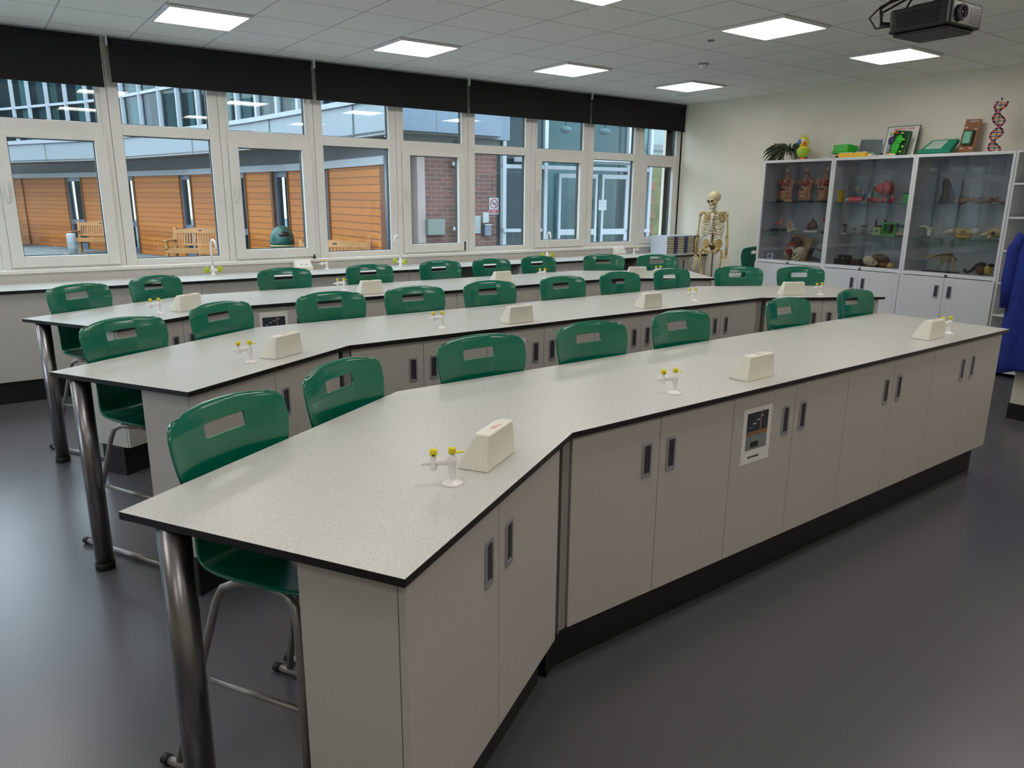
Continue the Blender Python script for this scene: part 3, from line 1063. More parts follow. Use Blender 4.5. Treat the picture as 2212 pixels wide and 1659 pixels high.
# ------------------------------------------------------------------ notices stuck on cabinet doors
def notice(name, label, loc, rz, w_, h_, photo):
    t = thing(name, label, 'notice', loc, rz, 'notices stuck on cabinet doors')
    MB().box(-w_ / 2, w_ / 2, -.0012, -.0004, -h_ / 2, h_ / 2, 'paper').build('sheet', t)
    if photo:
        x0, x1, z0, z1 = photo
        p = MB()
        p.box(x0, x1, -.0018, -.0013, z0, z1, 'photo_grey')
        zm = z0 + (z1 - z0) * .42
        p.box(x0, x1, -.0021, -.0018, zm, z1, 'photo_dark')
        p.box(x0, x1, -.0024, -.0021, zm - .004, zm + .012, 'cardboard')
        xm = x0 + (x1 - x0) * .62
        p.box(xm, xm + .008, -.0026, -.0021, zm, z1, 'cardboard')
        for k in range(5):
            a = x0 + (x1 - x0) * (.1 + .17 * (k % 4)); b = zm + (z1 - zm) * (.3 + .15 * (k % 4))
            p.box(a, a + .022, -.0026, -.0021, b, b + .006, 'paper_grey')
        p.prism(rrect(x0 + .03, x0 + .085, -.012, .012, .011, 4), .0018, .0024, 'ink', M=Matrix.Translation((0, 0, zm - .045)) @ Matrix.Rotation(R(90), 4, 'X'))
        p.build('photograph', t)
        c = MB()
        for k in range(9):
            a = -w_ * .26 + k * w_ * .045
            c.box(a, a + w_ * .033, -.0018, -.0013, -h_ / 2 + .022, -h_ / 2 + .030, 'ink')
        c.build('caption', t)
    return t
f = Fr(BEN[0][1], BEN[0][2])
p = f(1.025, .022)
notice('photo_notice', 'white sheet with a dark photograph and caption on the nearest bench cabinet', (p[0], p[1], .695), R(1), .19, .235, (-.07, .07, -.06, .098))
f = Fr(BEN[1][1], BEN[1][2])
p = f(1.04, .022)
notice('photo_notice', 'white sheet with dark pictures on the middle bench, half hidden by a chair', (p[0], p[1], .70), R(.6), .19, .24, (-.072, .072, -.05, .098))
f = Fr(BEN[2][1], BEN[2][2])
p = f(.19, .022)
notice('photo_notice', 'white sheet with dark pictures on the back bench, beside its angled wing', (p[0], p[1], .72), R(.2), .20, .24, (-.08, .08, -.05, .085))
notice('paper_label', 'small white paper label on the window cabinets, between the first two back chairs', (1.13, 6.885, .74), 0, .15, .10, None)

# ------------------------------------------------------------------ glass fronted cabinets along the back wall
def loft(mb, secs, m, seg=16, M=None):
    k = mb.mi(m)
    rings = []
    for (z, hx, hy, cx, cy_) in secs:
        ring = []
        for q in range(seg):
            a = 2 * PI * q / seg
            v = Vector((cx + hx * math.cos(a), cy_ + hy * math.sin(a), z))
            if M is not None:
                v = M @ v
            ring.append(mb.bm.verts.new(v))
        rings.append(ring)
    for a, b in zip(rings, rings[1:]):
        for q in range(seg):
            f = mb.bm.faces.new([a[q], a[(q + 1) % seg], b[(q + 1) % seg], b[q]])
            f.material_index = k
            f.smooth = True
    for rr in (rings[0][::-1], rings[-1]):
        f = mb.bm.faces.new(rr)
        f.material_index = k
    return mb
XC = 7.845
DC = .49
YB = [5.70, 4.797, 3.902, 3.0]
dl = ['glass-fronted display cabinet with three torso models on its top shelf', 'glass-fronted display cabinet holding the red eye model and jars, middle of three', 'glass-fronted display cabinet with horned skulls and the brown branch']
for k in range(3):
    wd = YB[k] - YB[k + 1] - .002
    t = thing('display_cabinet', dl[k], 'cabinet', (XC, YB[k] - .001, 0), R(-90), 'glass-fronted display cabinets on the back wall')
    mb = MB()
    p = .024
    mb.box(0, p, 0, DC, .06, 2.09, 'cabinet_white')
    mb.box(wd - p, wd, 0, DC, .06, 2.09, 'cabinet_white')
    mb.box(p, wd - p, 0, DC, 2.062, 2.09, 'cabinet_white')
    mb.box(p, wd - p, .0, DC, .90, .928, 'cabinet_white')
    mb.box(p, wd - p, DC - .01, DC, .06, 2.062, 'cabinet_white')
    mb.box(p, wd - p, .02, DC - .01, .06, .08, 'cabinet_white')
    mb.build('carcass', t)
    MB().box(0, wd, .04, DC, 0, .06, 'plinth_black').build('plinth', t)
    for z in (1.604, 1.264):
        MB().box(p + .002, wd - p - .002, .045, DC - .012, z, z + .008, 'shelf_glass').build('glass_shelf', t)
    for a, b, y in ((p, wd / 2 + .02, .020), (wd / 2 - .02, wd - p, .030)):
        MB().box(a, b, y, y + .005, .93, 2.06, 'cabinet_glass').build('glass_door', t)
    MB().box(p, wd - p, .012, .042, .928, .934, 'cabinet_white').build('door_track', t)
    MB().lathe([(0, 0), (.011, 0), (.011, .016), (0, .016)], 'recess_dark', (wd / 2, -.016, .912), 14, M=Matrix.Rotation(R(-90), 4, 'X')).build('lock', t)
    for a, b, hx in ((.0015, wd / 2 - .0015, wd / 2 - .065), (wd / 2 + .0015, wd - .0015, wd / 2 + .06)):
        d = MB().box(a, b, -.0185, 0, .063, .893, 'cabinet_white').build('door', t, bevel=.0012)
        h = make_handle(d, hx, .752)
        h.location.y = -.0185
t = thing('open_shelf_unit', 'tall pale open shelf unit between the display cabinets and the hanging coats', 'shelf unit', (XC, 2.997, 0), R(-90))
mb = MB()
wd = .79
mb.box(0, .018, 0, DC, .0, 2.09, 'cabinet_white')
mb.box(wd - .018, wd, 0, DC, 0, 2.09, 'cabinet_white')
mb.box(.018, wd - .018, 0, DC, 2.072, 2.09, 'cabinet_white')
mb.box(.018, wd - .018, DC - .01, DC, 0, 2.072, 'cabinet_white')
mb.build('carcass', t)
for z in (1.786, 1.481, 1.178, .875, .572, .27, .04):
    MB().box(.018, wd - .018, .002, DC - .01, z, z + .018, 'cabinet_white').build('shelf', t)

# ------------------------------------------------------------------ contents of the cabinets
S1, S2, S3, ST = 1.612, 1.272, .928, 2.09
def spot(name, label, cat, y, z, X=8.1, rz=0, group=None):
    return thing(name, label, cat, (X, y, z), R(-90 + rz), group)

def make_torso():
    t = spot('torso_model', 'x', 'anatomical model', 5.545, S1, 8.12, 0, 'torso models on the top shelf')
    MB().prism(rrect(-.095, .095, -.075, .075, .012), 0, .018, 'black_plastic').build('stand', t)
    mb = MB()
    loft(mb, [(.018, .078, .052, 0, 0), (.05, .086, .058, 0, 0), (.085, .080, .054, 0, 0), (.115, .070, .05, 0, 0), (.16, .078, .054, 0, 0), (.20, .090, .058, 0, .002), (.235, .101, .056, 0, .004), (.262, .098, .048, 0, .006), (.278, .06, .036, 0, .008), (.288, .034, .03, 0, .006), (.31, .029, .029, 0, .002), (.325, .030, .031, 0, -.002)], 'skin', 22)
    for s in (-1, 1):
        mb.ell((s * .098, .004, .235), (.024, .036, .034), 'skin')
    mb.build('body', t)
    h = MB()
    h.ell((0, -.006, .368), (.034, .043, .048), 'skin')
    h.ell((0, -.046, .362), (.007, .01, .012), 'skin')
    h.ell((.016, -.010, .378), (.026, .040, .036), 'cartilage')
    for s in (-1, 1):
        h.ell((s * .014, -.043, .372), (.006, .005, .004), 'cartilage')
        h.ell((s * .035, .0, .366), (.005, .009, .013), 'skin')
    h.ell((0, -.042, .345), (.011, .005, .004), 'organ_red')
    h.build('head', t)
    o = MB()
    for s in (-1, 1):
        o.ell((s * .036, -.038, .215), (.030, .026, .046), 'organ_red')
    o.ell((0.006, -.052, .205), (.018, .014, .024), 'organ_dark')
    o.build('lungs', t)
    o = MB()
    o.ell((-.018, -.046, .150), (.044, .020, .017), 'organ_dark')
    o.build('liver', t)
    MB().ell((.030, -.048, .146), (.026, .016, .016), 'organ_tan').build('stomach', t)
    o = MB()
    pts = []
    for q in range(60):
        a = q / 59
        pts.append((.036 * math.sin(a * 20), -.050 - .006 * math.sin(a * 9), .052 + .066 * a))
    o.tube(pts, .0085, 'organ_tan', 7)
    o.tube([(-.05, -.048, .055), (-.052, -.05, .12), (0, -.056, .128), (.052, -.05, .12), (.05, -.048, .06)], .009, 'coral', 8)
    o.build('intestines', t)
    return remember(t)
t0 = make_torso()
t0['label'] = 'painted anatomical torso model on black stand, first from the cabinet end with the plant above'
dup(t0, (8.12, 5.285, S1), R(-94), 'painted anatomical torso model on black stand, middle one of three', 'torso models on the top shelf')
dup(t0, (8.12, 5.035, S1), R(-86), 'painted anatomical torso model on black stand, beside the cabinet divider', 'torso models on the top shelf')

def blob(name, label, cat, y, z, parts, X=8.1, rz=0, group=None, jit=0.0):
    """one object from ellipsoid lumps (c, r, mat)"""
    mb = MB()
    for c, r, m in parts:
        mb.ell(c, r, m, jit=jit)
    o = mb.build(name)
    o.location = (X, y, z)
    o.rotation_euler = (0, 0, R(-90 + rz))
    tag(o, label, cat, group)
    return o
blob('liver_model', 'pale tan organ model lying between two torso models', 'anatomical model', 5.425, S1, [((0, 0, .017), (.05, .03, .017), 'organ_tan'), ((.03, .0, .014), (.03, .025, .014), 'coral'), ((-.03, -.005, .013), (.03, .02, .012), 'organ_tan')], 8.0)

# cabinet one, middle shelf
t = spot('bone_model', 'coral pink joint model raised on a black base', 'anatomical model', 5.58, S2, 8.08)
MB().prism(rrect(-.085, .085, -.05, .05, .008), 0, .022, 'black_plastic').build('base', t)
MB().tube([(.02, 0, .022), (.02, 0, .085)], .004, 'steel', 8).build('rod', t)
o = MB()
o.tube([(-.06, 0, .075), (-.01, 0, .09), (.03, .0, .12), (.06, 0, .15)], [.012, .016, .013, .008], 'coral', 10)
o.tube([(-.03, 0, .08), (.02, 0, .075), (.055, 0, .085)], [.010, .014, .010], 'coral', 10)
o.ell((.0, -.006, .088), (.024, .02, .018), 'coral')
o.build('bone', t)
t = spot('ear_model', 'cream and pale blue upright ear model on the middle shelf', 'anatomical model', 5.40, S2, 8.08)
MB().box(-.045, .05, -.02, .03, 0, .022, 'bone_pale').build('base', t)
o = MB()
o.ell((-.02, 0, .075), (.032, .02, .052), 'bone_pale')
o.ell((-.022, -.016, .08), (.018, .01, .03), 'coral')
o.tube([(-.02, -.018, .13), (-.05, -.015, .115), (-.055, -.012, .07), (-.035, -.015, .035)], .008, 'bone_pale', 8)
o.build('outer_ear', t)
MB().box(.005, .048, -.015, .02, .022, .12, 'tray_shell').build('inner_block', t, bevel=.008)
blob('tooth_model', 'small pale chipped bone piece beside the ear model', 'anatomical model', 5.31, S2, [((0, 0, .018), (.028, .02, .018), 'bone_pale'), ((.012, 0, .03), (.015, .014, .016), 'bone'), ((-.02, 0, .01), (.012, .01, .01), 'bone_pale')], 8.0)
t = spot('lung_model', 'dark red lung model standing on a white base', 'anatomical model', 5.135, S2, 8.1)
MB().prism(rrect(-.09, .07, -.045, .045, .01), 0, .014, 'white_plastic').build('base', t)
o = MB()
loft(o, [(.03, .052, .03, 0, 0), (.05, .066, .038, 0, 0), (.085, .062, .036, 0, 0), (.115, .044, .03, 0, 0), (.135, .022, .018, 0, 0), (.145, .008, .008, 0, 0)], 'organ_dark', 18)
o.ell((-.035, -.01, .045), (.03, .02, .03), 'organ_red')
o.ell((.038, -.01, .06), (.024, .022, .034), 'organ_dark')
o.build('lungs', t)
MB().tube([(0, 0, .01), (0, 0, .17)], [.008, .007], 'navy', 10).build('windpipe', t)
t = spot('heart_model', 'coral red heart model on a dark pin by the cabinet divider', 'anatomical model', 4.97, S2, 8.1)
MB().prism(rrect(-.035, .035, -.03, .03, .006), 0, .012, 'dark_box').build('base', t)
MB().tube([(0, 0, .01), (0, 0, .11)], .006, 'dark_box', 8).build('stem', t)
o = MB()
o.ell((0, 0, .145), (.034, .028, .036), 'orange_red')
o.tube([(.006, 0, .165), (.004, 0, .195), (-.02, 0, .20)], [.012, .010, .008], 'coral', 8)
o.ell((-.018, -.012, .165), (.016, .014, .014), 'coral')
o.build('heart', t)
blob('vertebra', 'small cream bone slab at the front of the middle shelf', 'bone', 5.02, S2, [((0, 0, .010), (.034, .014, .010), 'bone_pale'), ((.015, 0, .016), (.012, .012, .010), 'bone_pale')], 7.98)

# cabinet one, bottom shelf
t = spot('insect_card', 'pale blue box with a dark spot in the bottom corner of the cabinet', 'specimen box', 5.60, S3, 8.0)
MB().box(-.045, .045, -.02, .02, 0, .075, 'tray_shell').build('box_body', t, bevel=.004)
MB().ell((0.004, -.021, .036), (.012, .003, .020), 'navy').build('spot', t)
t = spot('muscle_head_model', 'reddish half-head muscle model mounted on a tan board', 'anatomical model', 5.36, S3, 8.12)
MB().box(-.13, .14, .02, .034, 0, .30, 'organ_tan', Matrix.Rotation(R(-9), 4, 'X') @ Matrix.Rotation(R(12), 4, 'Y')).build('board', t)
o = MB()
o.ell((.01, .0, .20), (.085, .05, .075), 'organ_dark')
o.ell((-.02, -.02, .15), (.065, .05, .085), 'organ_red')
o.ell((-.05, -.035, .10), (.035, .03, .04), 'organ_red')
o.tube([(.0, -.06, .16), (.03, -.055, .11), (.035, -.045, .06)], [.010, .012, .008], 'cartilage', 8)
o.tube([(-.03, -.065, .17), (-.01, -.068, .13)], .007, 'cartilage', 8)
o.ell((-.085, -.045, .075), (.022, .02, .026), 'cartilage')
o.ell((-.095, -.062, .078), (.009, .006, .009), 'navy')
o.tube([(.01, .0, .10), (.0, .0, .02)], [.045, .05], 'organ_red', 12)
o.build('head', t)
def make_skull(t, m='bone_pale', sc=1.0, jaw=True):
    o = MB()
    o.ell((0, .01 * sc, .085 * sc), (.068 * sc, .085 * sc, .066 * sc), m, seg=20, rings=12)
    o.ell((0, -.052 * sc, .048 * sc), (.046 * sc, .034 * sc, .045 * sc), m)
    for s in (-1, 1):
        o.ell((s * .045 * sc, -.05 * sc, .048 * sc), (.016 * sc, .022 * sc, .012 * sc), m)
    o.ell((0, -.07 * sc, .022 * sc), (.030 * sc, .02 * sc, .016 * sc), m)
    o.build('cranium', t)
    e = MB()
    for s in (-1, 1):
        e.ell((s * .026 * sc, -.079 * sc, .064 * sc), (.0165 * sc, .012 * sc, .0145 * sc), 'brown_dark')
    e.ell((0, -.086 * sc, .040 * sc), (.008 * sc, .008 * sc, .013 * sc), 'brown_dark')
    e.build('sockets', t)
    if jaw:
        j = MB()
        j.tube([(-.05 * sc, -.02 * sc, .035 * sc), (-.046 * sc, -.045 * sc, .004 * sc), (-.02 * sc, -.085 * sc, -.008 * sc), (.02 * sc, -.085 * sc, -.008 * sc), (.046 * sc, -.045 * sc, .004 * sc), (.05 * sc, -.02 * sc, .035 * sc)], .010 * sc, m, 8)
        j.build('jaw', t)
t = spot('human_skull', 'cream human skull on the bottom shelf beside the muscle head', 'skull', 5.19, S3 + .018, 7.97, -25)
make_skull(t)
t = spot('tilted_frame', 'tilted grey display board leaning behind the human skull', 'display board', 5.06, S3, 8.14)
Mt = Matrix.Rotation(R(-14), 4, 'X') @ Matrix.Rotation(R(20), 4, 'Y')
MB().box(-.10, .09, 0, .012, .035, .20, 'paper_grey', Mt).build('panel', t)
MB().box(-.085, .075, -.002, .0, .12, .135, 'timber_brown', Mt).build('stripe', t)
MB().box(.09, .10, -.02, .02, .035, .20, 'dark_box', Mt).build('side', t)

# cabinet two, top shelf
t = spot('acrylic_stand', 'clear upright acrylic sheet at the left of the middle cabinet', 'display stand', 4.83, S1, 8.15)
MB().box(-.03, .25, 0, .004, 0, .29, 'clear_plastic').build('sheet', t)
MB().box(-.034, -.026, -.02, .02, 0, .29, 'paper').build('edge', t)
o = spot('yellow_bottle', 'tall narrow mustard yellow container at the middle cabinet edge', 'container', 4.755, S1, 8.0)
MB().box(-.022, .018, -.03, .03, 0, .125, 'yellow_box').build('body', o, bevel=.004)
MB().box(-.024, .02, -.032, .032, .125, .14, 'straw').build('lid', o, bevel=.003)
blob('flower_model', 'dark mixed model with a yellow tip behind the red bottle', 'biological model', 4.66, S1, [((-.05, 0, .07), (.022, .02, .07), 'navy'), ((-.03, 0, .15), (.028, .02, .03), 'yellow_toy'), ((.01, 0, .12), (.03, .02, .025), 'orange'), ((.04, 0, .10), (.03, .02, .03), 'green_dark'), ((.02, 0, .06), (.05, .02, .06), 'dark_box'), ((.05, -.01, .11), (.016, .016, .016), 'yellow_toy')], 8.2)
t = spot('red_bottle', 'shiny red bottle with a pale cap lying on its side', 'bottle', 4.57, S1 + .032, 7.95)
Mh = Matrix.Rotation(R(90), 4, 'Y')
MB().lathe([(0, -.07), (.024, -.07), (.032, -.055), (.032, .06), (.026, .075), (0, .078)], 'red_plastic', (.015, 0, 0), 20, M=Mh).build('body', t)
MB().lathe([(0, -.105), (.014, -.105), (.016, -.09), (.017, -.072), (0, -.07)], 'cartilage', (.015, 0, 0), 16, M=Mh).build('cap', t)
t = spot('framed_picture', 'green framed picture standing behind the red bottle', 'picture', 4.46, S1, 8.2)
MB().box(-.06, .06, 0, .012, .0, .175, 'green_dark', Matrix.Rotation(R(-8), 4, 'X')).build('frame', t)
MB().box(-.042, .042, -.002, 0, .02, .15, 'mint', Matrix.Rotation(R(-8), 4, 'X')).build('picture', t)
t = spot('cone_bottle', 'small white cone-shaped bottle beside the red eye model', 'bottle', 4.43, S1, 8.0)
MB().lathe([(0, 0), (.026, 0), (.027, .006), (.020, .05), (.010, .10), (.007, .115), (0, .116)], 'white_plastic', seg=18).build('body', t)
t = spot('eye_model', 'large red spiky eye model with a dark round opening', 'biological model', 4.29, S1 + .0, 8.06)
MB().lathe([(0, 0), (.05, 0), (.045, .012), (.02, .02), (.016, .07), (0, .07)], 'organ_dark', seg=18).build('stand', t)
o = MB()
o.ell((0, 0, .145), (.080, .075, .078), 'orange_red', seg=20, rings=12)
for q in range(10):
    a = R(-20 + 24 * q)
    o.tube([(.065 * math.cos(a), .02, .145 + .065 * math.sin(a)), (.098 * math.cos(a), .03, .145 + .10 * math.sin(a))], [.010, .004], 'orange_red', 6)
o.lathe([(.030, 0), (.042, 0), (.044, .02), (.030, .024)], 'red_plastic', (-.018, -.082, .15), 20, M=Matrix.Rotation(R(90), 4, 'X'))
o.build('eyeball', t)
MB().lathe([(0, 0), (.031, 0), (.031, .004), (0, .004)], 'dark_box', (-.018, -.083, .15), 20, M=Matrix.Rotation(R(90), 4, 'X')).build('pupil', t)
t = spot('red_cushion_model', 'low crimson model base in front of the red eye model', 'biological model', 4.30, S1, 7.94)
o = MB()
for q in range(7):
    o.ell((-.09 + .03 * q, 0, .028 + .006 * (q % 2)), (.026, .026, .028), 'organ_red')
o.build('body', t)
t = spot('red_jar', 'small clear red-filled jar right of the eye model', 'jar', 4.155, S1, 7.97)
MB().lathe([(0, 0), (.022, 0), (.022, .055), (.018, .06), (0, .06)], 'red_plastic', seg=16).build('jar_body', t)
MB().lathe([(0, .06), (.02, .06), (.02, .075), (0, .075)], 'coral', seg=16).build('lid', t)
t = spot('green_box', 'bright green box at the right end of the middle cabinet top shelf', 'box', 4.035, S1, 8.05)
MB().box(-.035, .035, -.03, .03, 0, .095, 'green_bright').build('body', t, bevel=.003)
MB().box(-.037, .037, -.032, .032, .095, .108, 'green_dark').build('lid', t, bevel=.002)
t = spot('blue_folder', 'blue folder standing behind the bright green box', 'folder', 4.04, S1, 8.2)
MB().box(-.035, .04, -.01, .01, 0, .22, 'blue').build('cover', t)
MB().box(-.031, .036, -.007, .007, .002, .223, 'paper').build('pages', t)

# cabinet two, middle shelf
t = spot('microscope_model', 'small dark specimen stand at the left of the middle shelf', 'specimen', 4.70, S2, 8.05)
MB().prism(rrect(-.03, .03, -.025, .025, .006), 0, .01, 'cartilage').build('base', t)
o = MB()
o.tube([(0, 0, .01), (.01, 0, .05), (0, 0, .09)], [.016, .012, .018], 'brown_dark', 10)
o.ell((0, 0, .09), (.03, .02, .014), 'dark_box')
o.build('specimen', t)
jl = ['small squat glass jar with yellowish contents', 'glass specimen jar with orange brown contents', 'tiny clear glass dish beside the pale green box']
for k, (y, r, h, m) in enumerate([(4.585, .022, .05, 'straw'), (4.47, .034, .085, 'bone_brown'), (4.375, .018, .03, 'cartilage')]):
    t = spot('specimen_jar', jl[k] + ' on the middle shelf', 'jar', y, S2, 8.05, 0, 'specimen jars on the middle shelf')
    MB().lathe([(0, 0), (r, 0), (r, h * .8), (r * .8, h * .88), (r * .8, h), (0, h)], 'clear_plastic', seg=18).build('glass_body', t)
    MB().lathe([(0, .003), (r * .8, .003), (r * .8, h * .55), (0, h * .6)], m, seg=14).build('contents', t)
    MB().lathe([(0, h), (r * .86, h), (r * .86, h + .012), (0, h + .012)], 'brown', seg=18).build('lid', t)
blob('feather_specimen', 'dark reddish upright specimen at the back of the middle shelf', 'specimen', 4.40, S2, [((-.05, 0, .10), (.016, .01, .07), 'organ_dark'), ((.05, 0, .10), (.016, .01, .07), 'organ_dark'), ((0, 0, .05), (.06, .012, .05), 'brown_dark')], 8.25)
t = spot('specimen_box', 'pale green resin block with a dark insect inside', 'specimen box', 4.29, S2, 8.0)
MB().box(-.038, .038, -.02, .02, 0, .085, 'green_pale').build('block', t, bevel=.004)
o = MB()
o.ell((.0, -.021, .04), (.007, .002, .016), 'ink')
o.ell((.0, -.021, .062), (.006, .002, .006), 'ink')
for s in (-1, 1):
    for z in (.03, .042, .054):
        o.tube([(0, -.021, z), (s * .018, -.021, z - .006)], .0018, 'ink', 5)
o.build('insect', t)
t = spot('specimen_box', 'bright green open display case with a dark animal inside', 'specimen box', 4.17, S2, 8.03)
mb = MB()
mb.box(-.075, .075, .03, .038, 0, .135, 'green_bright')
for b in ((-.075, -.06, 0, .135), (.06, .075, 0, .135), (-.06, .06, 0, .015), (-.06, .06, .12, .135)):
    mb.box(b[0], b[1], -.03, .03, b[2], b[3], 'green_bright')
mb.build('case', t)
blob_ = MB()
blob_.ell((0, 0, .06), (.022, .018, .04), 'brown_dark')
blob_.ell((0, -.005, .10), (.014, .014, .014), 'brown')
blob_.build('animal', t)
t = spot('lidded_container', 'clear container with a dark lid beside the bright green case', 'container', 4.04, S2, 8.05)
MB().box(-.07, .06, -.05, .05, 0, .095, 'clear_plastic').build('body', t, bevel=.008)
MB().box(-.078, .068, -.056, .056, .095, .118, 'navy').build('lid', t, bevel=.004)
MB().box(-.055, .045, -.035, .035, .004, .04, 'bone').build('contents', t, bevel=.008)

# cabinet two, bottom shelf
t = spot('dark_box', 'dark open box with a gold mark at the bottom of the middle cabinet', 'box', 4.70, S3, 8.03)
mb = MB()
mb.box(-.09, .09, .0, .09, 0, .012, 'dark_box')
mb.box(-.09, .09, .08, .09, .012, .10, 'dark_box')
mb.box(-.09, -.08, 0, .08, .012, .09, 'dark_box')
mb.box(.08, .09, 0, .08, .012, .09, 'dark_box')
mb.box(-.08, .08, 0, .01, .012, .06, 'dark_box')
mb.build('case', t)
MB().ell((0.01, .04, .05), (.012, .012, .03), 'straw').build('contents', t)
blob('fossil_specimen', 'knobbly dark red-brown specimen in the bottom of the middle cabinet', 'specimen', 4.50, S3, [((-.06, 0, .03), (.06, .04, .03), 'organ_dark'), ((.02, .0, .035), (.07, .04, .035), 'brown_dark'), ((.08, 0, .02), (.05, .035, .02), 'organ_dark'), ((0, -.02, .05), (.03, .02, .02), 'organ_dark')], 8.08, jit=.08)
t = spot('animal_skull', 'smooth cream animal skull resting on a brown shell', 'skull', 4.30, S3, 8.05)
o = MB()
o.ell((.03, .03, .07), (.11, .07, .07), 'brown')
o.ell((.10, .0, .03), (.06, .05, .03), 'bone_brown')
o.build('shell', t)
o = MB()
o.ell((-.04, -.05, .065), (.075, .055, .05), 'bone_pale', Matrix.Rotation(R(18), 4, 'Y'))
o.ell((.03, -.06, .045), (.035, .03, .026), 'bone_pale')
o.ell((.03, -.088, .05), (.010, .006, .009), 'brown_dark')
o.build('cranium', t)
blob('yellow_ball', 'small lumpy yellow ball in the bottom corner of the middle cabinet', 'specimen', 4.10, S3, [((0, 0, .03), (.035, .03, .03), 'straw'), ((.02, 0, .04), (.018, .018, .018), 'yellow_box')], 8.0)

# cabinet three, top shelf
t = spot('driftwood', 'long knotted brown branch with an upright dark stump on the top shelf', 'branch', 3.60, S1, 8.1)
o = MB()
loft(o, [(0, .08, .05, -.06, 0), (.03, .085, .05, -.055, 0), (.08, .062, .045, -.06, 0), (.14, .046, .04, -.072, 0), (.19, .042, .036, -.09, 0), (.225, .028, .03, -.095, 0), (.245, .010, .012, -.092, 0)], 'brown_dark', 14)
o.build('stump', t)
o = MB()
pts = []
rad = []
for q in range(26):
    a = q / 25
    pts.append((-.10 + .56 * a, .0, .035 + .012 * math.sin(a * 17) - .012 * a))
    rad.append(.034 - .020 * a + .006 * math.sin(a * 26))
o.tube(pts, rad, 'bone_brown', 10)
for a in (.1, .22, .31, .38):
    o.tube([(a, 0, .03), (a + .02, -.01, .055), (a + .05, -.01, .06)], [.010, .007, .003], 'bone_brown', 6)
o.build('branch', t)
# cabinet three, middle shelf
t = spot('horned_skull', 'white goat skull with one long curved horn pointing left', 'skull', 3.76, S2, 8.05)
o = MB()
o.ell((.0, 0, .075), (.035, .04, .028), 'cartilage')
o.ell((.012, -.03, .045), (.026, .035, .04), 'cartilage')
o.ell((.018, -.05, .018), (.017, .022, .02), 'cartilage')
o.build('skull', t)
MB().tube([(-.02, 0, .09), (-.06, 0, .108), (-.11, .0, .105), (-.15, 0, .085), (-.165, 0, .072)], [.014, .013, .011, .008, .003], 'bone_pale', 10).build('horn', t)
MB().tube([(.025, 0, .09), (.05, 0, .092), (.085, 0, .070)], [.011, .009, .003], 'bone_pale', 10).build('horn', t)
t = spot('animal_skull', 'long yellow animal skull in profile on the middle shelf', 'skull', 3.46, S2, 8.06)
o = MB()
o.ell((.02, 0, .062), (.11, .045, .042), 'straw')
o.tube([(-.06, 0, .07), (-.13, 0, .065), (-.17, 0, .045), (-.185, 0, .035)], [.030, .018, .012, .005], 'bone_pale', 10)
o.tube([(-.05, -.02, .03), (.02, -.03, .012), (.10, -.02, .02)], [.014, .018, .02], 'straw', 8)
o.ell((.13, 0, .075), (.045, .04, .035), 'cartilage')
o.tube([(.13, 0, .05), (.15, 0, .012)], [.02, .012], 'cartilage', 8)
o.build('cranium', t)
MB().ell((.03, -.042, .068), (.022, .008, .016), 'bone_brown').build('eye_socket', t)
t = spot('animal_skull', 'pinkish skull with a dark eye hollow by the shelf unit', 'skull', 3.17, S2, 8.06)
o = MB()
o.ell((.02, 0, .07), (.075, .045, .05), 'bone')
o.tube([(-.04, 0, .06), (-.09, 0, .045), (-.135, 0, .03)], [.028, .016, .005], 'bone_pale', 10)
o.ell((-.02, -.01, .025), (.03, .03, .025), 'bone_pale')
o.ell((.07, 0, .09), (.03, .03, .03), 'coral')
o.build('cranium', t)
MB().ell((.015, -.042, .065), (.022, .008, .018), 'brown_dark').build('eye_socket', t)
# cabinet three, bottom shelf: small mounted skeleton and horn
t = spot('animal_skeleton', 'small mounted four-legged animal skeleton on the bottom shelf', 'skeleton', 3.59, S3, 8.05)
o = MB()
o.tube([(-.10, 0, .15), (-.06, 0, .165), (-.02, 0, .175), (.04, 0, .185), (.09, 0, .17), (.13, 0, .13)], .007, 'bone_brown', 8)
for q in range(7):
    x = -.03 + .018 * q
    o.tube([(x, 0, .175), (x, -.03, .15), (x, -.028, .115), (x, 0, .105), (x, .028, .115), (x, .03, .15), (x, 0, .175)], .003, 'bone', 5, caps=False)
o.build('spine', t)
o = MB()
o.ell((-.13, 0, .15), (.035, .018, .02), 'bone')
o.ell((-.155, 0, .142), (.02, .012, .010), 'bone')
o.build('skull', t)
for x, dx in ((-.04, -.01), (.10, .02)):
    for s in (-1, 1):
        MB().tube([(x, s * .02, .16), (x + .02 - dx, s * .025, .09), (x + dx, s * .025, .04), (x - .01, s * .025, .004)], [.007, .005, .004, .005], 'bone', 7).build('leg', t)
MB().prism(rrect(-.19, .16, -.05, .05, .01), 0, .006, 'dark_box').build('base', t)
t = spot('horn_specimen', 'curved dark horn on a mottled brown mount at the bottom right', 'specimen', 3.25, S3, 8.05)
MB().tube([(-.12, 0, .055), (-.125, 0, .03), (-.10, 0, .018), (-.06, -.0, .035), (-.02, 0, .085), (.02, 0, .11), (.06, 0, .10)], [.008, .012, .014, .016, .02, .022, .018], 'brown_dark', 10).build('horn', t)
o = MB()
o.ell((.03, 0, .05), (.055, .04, .05), 'brown')
o.ell((.09, 0, .055), (.04, .035, .05), 'straw')
o.ell((.11, 0, .10), (.03, .025, .02), 'brown_dark')
o.build('mount', t)

